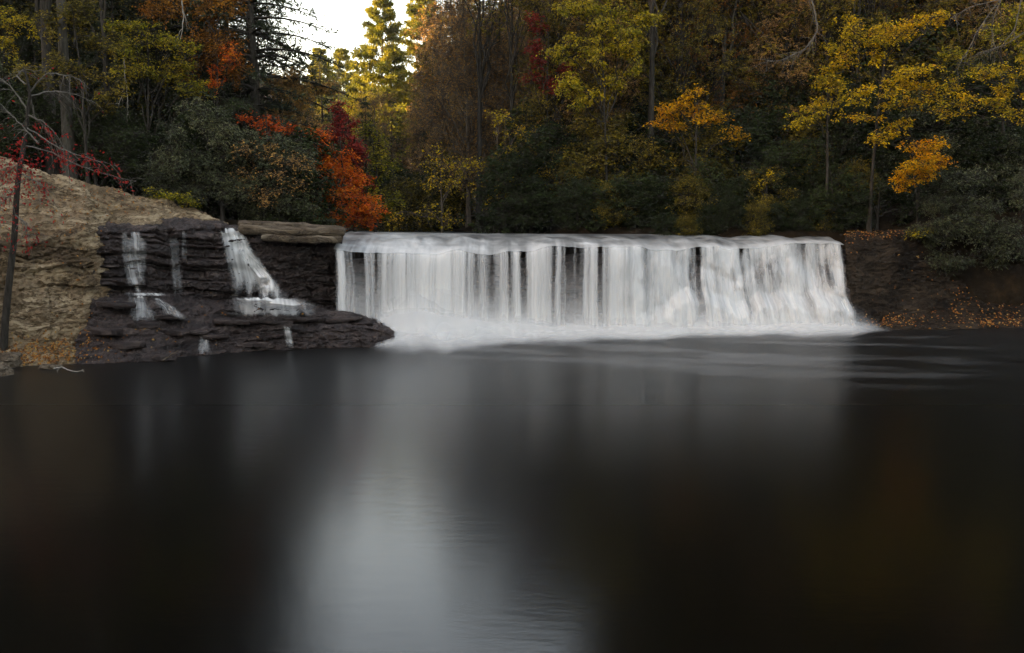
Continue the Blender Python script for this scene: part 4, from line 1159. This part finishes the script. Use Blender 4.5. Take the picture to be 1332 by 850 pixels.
T('yellow_maple', 'small golden maple just above the rhododendron on the right bank', 'maple', 35.0, 1192, [(1205, 195, 28, 12), (1188, 212, 26, 14), (1215, 212, 26, 12), (1178, 235, 14, 14), (1200, 228, 20, 10)], 'gold', seed=163, base_Y=38.4, dens=.36, flat=.75, group=YM, swell=1.14, limb_from=(.72, .92), bark='dark', trunk_r=.04, tone_shift=0.01)
T('yellow_maple', 'yellow-green maple at the dark gap over the end of the falls', 'maple', 39.0, 1075, [(1085, 95, 20, 16), (1072, 115, 24, 18), (1055, 140, 24, 16), (1040, 160, 20, 12), (1090, 125, 14, 14)], 'yellow', seed=164, dens=.23, holes=.22, flat=.7, group=YM, swell=1.14, limb_from=(.72, .92), bark='dark', tone_shift=-0.09)
T('yellow_maple', 'yellow maple reaching in from the right edge', 'maple', 36.0, 1345, [(1300, 92, 34, 12), (1325, 120, 30, 14), (1290, 130, 26, 12), (1250, 138, 26, 14), (1315, 148, 24, 10), (1240, 112, 16, 10), (1228, 148, 16, 10), (1345, 90, 24, 20), (1350, 150, 24, 12)], 'yellow', seed=165, base_Y=39.0, dens=.20, holes=.22, flat=.8, group=YM, swell=1.14, limb_from=(.72, .92), bark='dark', tone_shift=-0.05)
T('yellow_maple', 'dull yellow-green maple at the top right corner under bare branches', 'maple', 40.0, 1300, [(1250, 70, 28, 14), (1300, 40, 34, 18), (1325, 20, 28, 18), (1260, 95, 22, 10), (1330, 60, 22, 18)], 'yellow_green', seed=166, dens=.20, holes=.22, flat=.7, group=YM, swell=1.14, limb_from=(.72, .92), bark='dark', tone_shift=0.08)
T('rhododendron', 'big grey-green rhododendron overhanging the right bank', 'rhododendron', 36.2, 1262, [(1262, 235, 40, 28), (1232, 268, 40, 28), (1285, 275, 40, 30), (1248, 305, 46, 28), (1300, 305, 34, 28), (1232, 335, 34, 18), (1320, 250, 24, 30), (1205, 300, 26, 24), (1275, 335, 34, 16), (1320, 325, 24, 18)], 'rhododendron', seed=167, base_Y=38.2, dens=.50, leaf_px=4.0, per=7, aspect=.36, flat=.2, droop=.5)
T('green_sprig', 'small yellow-green sprig on the brow of the right bank', 'shrub', 36.0, 1200, [(1198, 302, 14, 5), (1190, 304, 10, 4), (1212, 300, 10, 4)], 'yellow_green', seed=168, base_Y=38.0, dens=.3)
T('dark_shrub', 'dark shrub in shadow between the leafy sapling and the big rhododendron', 'shrub', 38.5, 1140, [(1130, 265, 34, 24), (1165, 255, 30, 24), (1110, 285, 30, 14), (1180, 280, 24, 18)], 'evergreen', seed=169, dens=.34)

# --- hemlock whose thin boughs cross the patch of sky
place('hemlock', ux(338, 43), 43, 24, 'tall hemlock with thin boughs reaching across the patch of sky', 'hemlock', rz=.7)
place('hemlock2', ux(300, 50), 50, 22, 'hemlock behind the rust-orange tree', 'hemlock', rz=2.0)

# --- bare trunks that stand out
def bare_trunk(u, v0, Y_, r_, label, bark, top=17, seed=1, group=None, lean=0.0, leafmat='olive'):
    r = np.random.default_rng(seed)
    x = ux(u, Y_); z = th(x, Y_) - .2
    blobs = [(np.array([x + lean * top + r.uniform(-1.6, 1.6), Y_ + r.uniform(-1.6, 1.6), z + top * k]), (1.7, 1.7, 1.1), 260) for k in np.linspace(.80, 1.15, 9)]
    root = clump_tree('tall_tree', (x, Y_, z), blobs, leafmat, bark, leaf=.17, trunk_r=r_, seed=seed, trunk_top=z + top)
    return tag(root, label, 'tree', group)
bare_trunk(95, 0, 35.5, .25, 'tree with a thick grey trunk rising above the tan bedrock', 'dim', seed=1)
bare_trunk(74, 0, 37, .26, 'tree with a dark trunk just behind the thick grey one', 'dark', seed=2)
bare_trunk(150, 0, 40, .14, 'tree with a slim dark trunk beside the thick grey one', 'dark', seed=3)
bare_trunk(932, 0, 47, .17, 'tree with a pale mottled trunk high over the falls', 'dim', seed=4, lean=-.01)
bare_trunk(845, 0, 44.5, .20, 'tree whose dark trunk shows through the large yellow-green tree', 'dark', seed=5)
bare_trunk(1026, 0, 47, .13, 'tree with a pale slim trunk standing in the dark gap', 'dim', seed=6)
bare_trunk(1068, 0, 46, .17, 'tree with a brown trunk beside the highest yellow maple', 'dark', seed=7)
bare_trunk(1112, 0, 45, .13, 'tree with a dim trunk behind the highest yellow maple', 'dark', seed=8)
bare_trunk(623, 0, 52, .20, 'tree with a dark leaning trunk among the brown bare trees', 'dark', top=15, seed=9, lean=.02)
bare_trunk(663, 0, 50, .14, 'tree with a slim dark trunk beside the leaning one', 'dark', top=15, seed=10)

def dead_limbs(name, label, cat, Y_, strokes, bark, r0=.035, fork=5, seed=1, hang=.3):
    """a dead bough: main strokes of (u, v) points with side twigs"""
    r = np.random.default_rng(seed)
    parts = []
    org = P(*strokes[0][0], Y_)
    for stv in strokes:
        p = np.array([P(u, v, Y_ + .3 * math.sin(u * .05)) for u, v in stv])
        t = np.linspace(0, len(p) - 1, 5 * len(p)); ln = np.stack([np.interp(t, np.arange(len(p)), p[:, j]) for j in range(3)], -1)
        for _ in range(2): ln[1:-1] = .25 * ln[:-2] + .5 * ln[1:-1] + .25 * ln[2:]
        ln += r.normal(size=ln.shape) * .012
        parts.append(tube(ln, np.linspace(r0, r0 * .25, len(ln)), 5))
        for i in range(fork * len(p)):
            k = r.integers(1, len(ln) - 1); L = r.uniform(.3, 1.0); w = np.linspace(0, 1, 6)
            a = ln[k] - ln[k - 1]; a /= np.linalg.norm(a); a = a + r.normal(size=3) * .7; a /= np.linalg.norm(a)
            q = ln[k] + a * L * w[:, None] - np.array([0, 0, 1]) * hang * L * (w ** 2)[:, None] + r.normal(size=(6, 3)) * .015
            parts.append(tube(q, np.linspace(r0 * .4, r0 * .12, 6), 3))
    V, F = join(parts)
    o = link(name, mesh_from(name, V - org, F), BARK[bark], loc=org)
    return tag(o, label, cat)
dead_limbs('dead_branch', 'tangle of pale bare branches hanging in at the top right corner', 'branch', 34.5, [[(1340, -60), (1300, 0), (1272, 40), (1255, 75), (1240, 95)], [(1310, -20), (1290, 30), (1292, 60)], [(1300, 0), (1260, 10), (1235, 25)], [(1330, -10), (1320, 40), (1300, 62), (1270, 70)], [(1350, 30), (1310, 58), (1285, 66)]], 'grey', r0=.022, seed=3)
dead_limbs('dead_branch', 'grey crooked bare bough arching in the dark gap over the falls', 'branch', 40, [[(1040, -20), (1058, 5), (1064, 40), (1050, 62), (1020, 78), (990, 82)], [(1064, 40), (1045, 68), (1030, 70)]], 'grey', r0=.035, seed=4)
dead_limbs('dead_branch', 'pale curved dead branch hanging below the yellow-green tree', 'branch', 37.8, [[(161, 75), (163, 100), (160, 122), (154, 138)], [(164, 105), (167, 140), (165, 160)]], 'pale', r0=.025, fork=1, seed=5)
dead_limbs('dead_branch', 'white curved branch hanging in front of the rust-orange tree', 'branch', 38.5, [[(236, 0), (239, 25), (236, 48), (230, 62)]], 'pale', r0=.03, fork=1, seed=6)

# --- the red sapling in front of the tan bedrock
def sapling():
    r = np.random.default_rng(9)
    Y_ = 25.4
    trunk = np.array([P(u, v, y) for u, v, y in [(2, 458, 25.3), (5, 440, 25.3), (10, 400, 25.25), (14, 340, 25.2), (20, 280, 25.15), (26, 225, 25.1), (30, 190, 25.1), (36, 150, 25.1), (40, 125, 25.1), (34, 100, 25.1), (30, 88, 25.1)]])
    t = np.linspace(0, len(trunk) - 1, 50)
    tr = np.stack([np.interp(t, np.arange(len(trunk)), trunk[:, j]) for j in range(3)], -1)
    tr += np.stack([.02 * np.sin(t * 2.3), .02 * np.cos(t * 1.9), 0 * t], -1)
    base = tr[0]
    parts = [tube(tr, np.linspace(.115, .022, 50), 8)]
    strokes = [[(30, 190), (60, 195), (100, 215), (140, 228), (178, 236)], [(33, 165), (70, 190), (110, 205), (150, 215)], [(36, 150), (60, 160), (80, 185), (84, 200)],
               [(40, 125), (70, 118), (95, 122), (118, 132)], [(38, 120), (60, 95), (90, 98), (110, 108)], [(36, 145), (20, 120), (0, 100), (-30, 90)], [(28, 210), (10, 225), (-20, 240)],
               [(40, 130), (46, 155), (62, 170), (78, 195)], [(34, 110), (20, 100), (30, 90), (60, 93)], [(26, 225), (45, 235), (58, 245)], [(24, 240), (8, 260), (-8, 275)],
               [(50, 187), (20, 155), (-5, 130)], [(20, 280), (32, 290), (38, 310)]]
    P_, D_, N_, T_ = [], [], [], []
    for i, stv in enumerate(strokes):
        yy = Y_ + r.uniform(-.7, .5)
        p = np.array([P(u, v, 25.1 + (yy - 25.1) * k / (len(stv) - 1)) for k, (u, v) in enumerate(stv)])
        tt_ = np.linspace(0, len(p) - 1, 18); ln = np.stack([np.interp(tt_, np.arange(len(p)), p[:, j]) for j in range(3)], -1)
        for _ in range(3): ln[1:-1] = .25 * ln[:-2] + .5 * ln[1:-1] + .25 * ln[2:]
        ln[1:] += r.normal(size=(17, 3)) * .012
        parts.append(tube(ln, np.linspace(.026, .006, 18), 5))
        for q in range(16):
            k = r.integers(4, 18); L = r.uniform(.2, .75); w = np.linspace(0, 1, 6)
            a = (ln[min(k + 1, 17)] - ln[k - 1]); a /= np.linalg.norm(a) + 1e-6; a = a * .8 + r.normal(size=3) * .55; a /= np.linalg.norm(a)
            s_ = ln[k] + a * L * w[:, None] - np.array([0, 0, .45]) * L * (w ** 2)[:, None]
            parts.append(tube(s_, np.linspace(.009, .003, 6), 3))
            low = s_[-1][2] < P(0, 165, 25.1)[2]
            m = r.integers(3, 8) if low else (r.integers(0, 2))
            if m and r.random() < .72:
                pos = s_[-1] + (s_[1] - s_[-1]) * r.random((m, 1)) * .8 + r.normal(size=(m, 3)) * .03
                P_.append(pos); D_.append(r.normal(size=(m, 3)) * .6 + np.array([.2, 0, -.9])); N_.append(r.normal(size=(m, 3)) + np.array([0, -.6, .5])); T_.append(r.random(m))
    for (u, v, n_) in [(22, 215, 60), (8, 235, 60), (30, 235, 30), (15, 262, 36), (25, 320, 14), (50, 222, 30), (-10, 220, 40), (32, 300, 8), (5, 290, 14), (100, 208, 16), (130, 215, 18), (15, 205, 60), (45, 205, 26), (70, 200, 22), (120, 222, 18), (12, 180, 26), (60, 175, 14), (28, 255, 24), (5, 310, 12)]:
        c = P(u, v, 25.0)
        P_.append(c + r.normal(size=(n_, 3)) * np.array([.30, .25, .20])); D_.append(r.normal(size=(n_, 3)) * .6 + np.array([0, 0, -.8])); N_.append(r.normal(size=(n_, 3)) + np.array([0, -.6, .5])); T_.append(r.random(n_))
    V0, F0 = parts[0]
    V, F = join(parts[1:])
    pos, dd, nn, tone = (np.concatenate(a) for a in (P_, D_, N_, T_))
    LV, LF = leaf_quads(pos, dd, nn, r.uniform(.06, .12, len(pos)), r.uniform(.035, .07, len(pos)))
    root = empty('red_sapling', base)
    link('trunk', mesh_from('trunk', V0 - base, F0), BARK['dark'], root)
    link('branches', mesh_from('branches', V - base, F), BARK['grey'], root)
    link('crown', mesh_from('crown', LV - base, LF, smooth=False, face_attrs={'tone': tone}), LEAF['red'], root)
    tag(root, 'slender dark sapling with drooping twigs and last crimson leaves, in front of the tan bedrock', 'sapling')
sapling()

# ------------------------------------------------------------------ small things at the water's edge
def boulder(name, c, size, seed, mat, label, cat='rock', flat=.6, group=None):
    nv, nu = 14, 22
    a = np.linspace(0, 2 * math.pi, nu); b = np.linspace(.001, math.pi - .001, nv)[:, None]
    d = v3(np.sin(b) * np.cos(a), np.sin(b) * np.sin(a), np.cos(b) + 0 * a)
    d = np.sign(d) * np.abs(d) ** .7
    g = d * np.array([size[0], size[1], size[2]]) * (1 + .35 * fbm(d * 1.6 + seed * 3.7, seed)[..., None])
    g[:, -1] = g[:, 0]
    o = link(name, mesh_from(name, g, grid_faces(nv, nu), smooth=False), mat, loc=c)
    o.rotation_euler = (.1, .15, seed)
    return tag(o, label, cat, group)
boulder('rock', G(204, 471) + np.array([0, .3, .05]), (.42, .3, .16), 3, ROCK_WET, 'small dark rock in the water below the wet ledge')
boulder('rock', G(4, 478) + np.array([0, .2, .12]), (.55, .4, .22), 5, ROCK_BROWN, 'brown rock at the waterline under the red sapling')
boulder('rock', G(-20, 489) + np.array([0, .2, .1]), (.6, .45, .25), 6, ROCK_BROWN, 'brown rock at the very left edge of the pool')
boulder('rock', G(60, 481) + np.array([0, .3, .0]), (.35, .3, .10), 8, ROCK_BROWN, 'flat little rock in the shallows below the tan bedrock')
dead_limbs('driftwood', 'short pale stick leaning on the small dark rock', 'driftwood', G(215, 470)[1], [[(212, 470), (222, 462), (232, 456)]], 'brown', r0=.035, fork=0, seed=11)
dead_limbs('driftwood', 'curved thin driftwood stick in the shallows under the tan bedrock', 'driftwood', G(85, 482)[1], [[(70, 480), (82, 478), (96, 484), (108, 482)]], 'pale', r0=.03, fork=1, seed=12)

# fallen leaves lie on the rocks and the bank
def litter(name, label, regions, seed, size=.10):
    r = np.random.default_rng(seed)
    ps, ns = [], []
    for (u, v, ru, rv, Y_, n) in regions:
        for _ in range(n):
            p = P(u + r.normal() * ru, v + r.normal() * rv, Y_)
            d = Vector(p) - Vector((0, 0, EYE)); d.normalize()
            h = srf.ray_cast(Vector((0, 0, EYE)), d, 60)
            if h[0] is None or h[1].z * (1 if h[1].y < .5 else -1) < -2: continue
            nrm = h[1] if h[1].dot(d) < 0 else -h[1]
            if nrm.z < .12 or h[0].z < .03: continue
            ps.append(h[0] + nrm * .02); ns.append(nrm)
    ps, ns = np.array(ps), np.array(ns)
    n = len(ps)
    dd = r.normal(size=(n, 3)); dd -= ns * (dd * ns).sum(1, keepdims=True)
    LV, LF = leaf_quads(ps, dd, ns + r.normal(size=(n, 3)) * .25, size * r.uniform(.6, 1.3, n), size * .7 * r.uniform(.6, 1.2, n), .25)
    o = link(name, mesh_from(name, LV, LF, smooth=False, face_attrs={'tone': r.random(n)}), LEAF['litter'])
    return tag(o, label, 'leaves', kind='stuff')
litter('fallen_leaves', 'orange fallen leaves scattered over the tan bedrock', [(60, 460, 40, 10, 25.5, 420), (30, 470, 30, 8, 25, 200), (60, 445, 40, 8, 26, 120), (150, 260, 60, 15, 30, 150), (60, 270, 50, 30, 29, 60), (100, 300, 30, 20, 28, 30), (180, 440, 60, 20, 27, 50), (110, 380, 15, 40, 27, 60), (250, 400, 80, 10, 28, 30)], 5, .085)
litter('fallen_leaves', 'orange and tan fallen leaves strewn over the dark right bank', [(1230, 413, 75, 8, 35, 150), (1290, 402, 40, 14, 35, 130), (1150, 420, 30, 4, 35, 120), (1110, 303, 45, 4, 37, 420), (1310, 420, 30, 5, 35, 160), (1200, 360, 60, 30, 36, 70), (1320, 370, 20, 25, 36, 90)], 6, .10)

# thin autumn haze in the valley
def haze():
    m, nt, out = new_mat('valley_haze')
    v = nt.nodes.new('ShaderNodeVolumePrincipled')
    v.inputs['Color'].default_value = (.95, .93, .90, 1)
    v.inputs['Density'].default_value = HAZE
    v.inputs['Anisotropy'].default_value = .2
    nt.links.new(v.outputs[0], out.inputs['Volume'])
    x0, x1, y0, y1, z0, z1 = -425, 425, -265, 565, -2.7, 112
    V = np.array([(x, y, z) for z in (z0, z1) for y in (y0, y1) for x in (x0, x1)])
    F = np.array([(0, 2, 3, 1), (4, 5, 7, 6), (0, 1, 5, 4), (2, 6, 7, 3), (0, 4, 6, 2), (1, 3, 7, 5)])
    o = link('haze', mesh_from('haze', V, F, smooth=False), m)
    return tag(o, 'thin pale haze filling the wooded valley', 'haze', kind='stuff')
HAZE = .00016
haze()
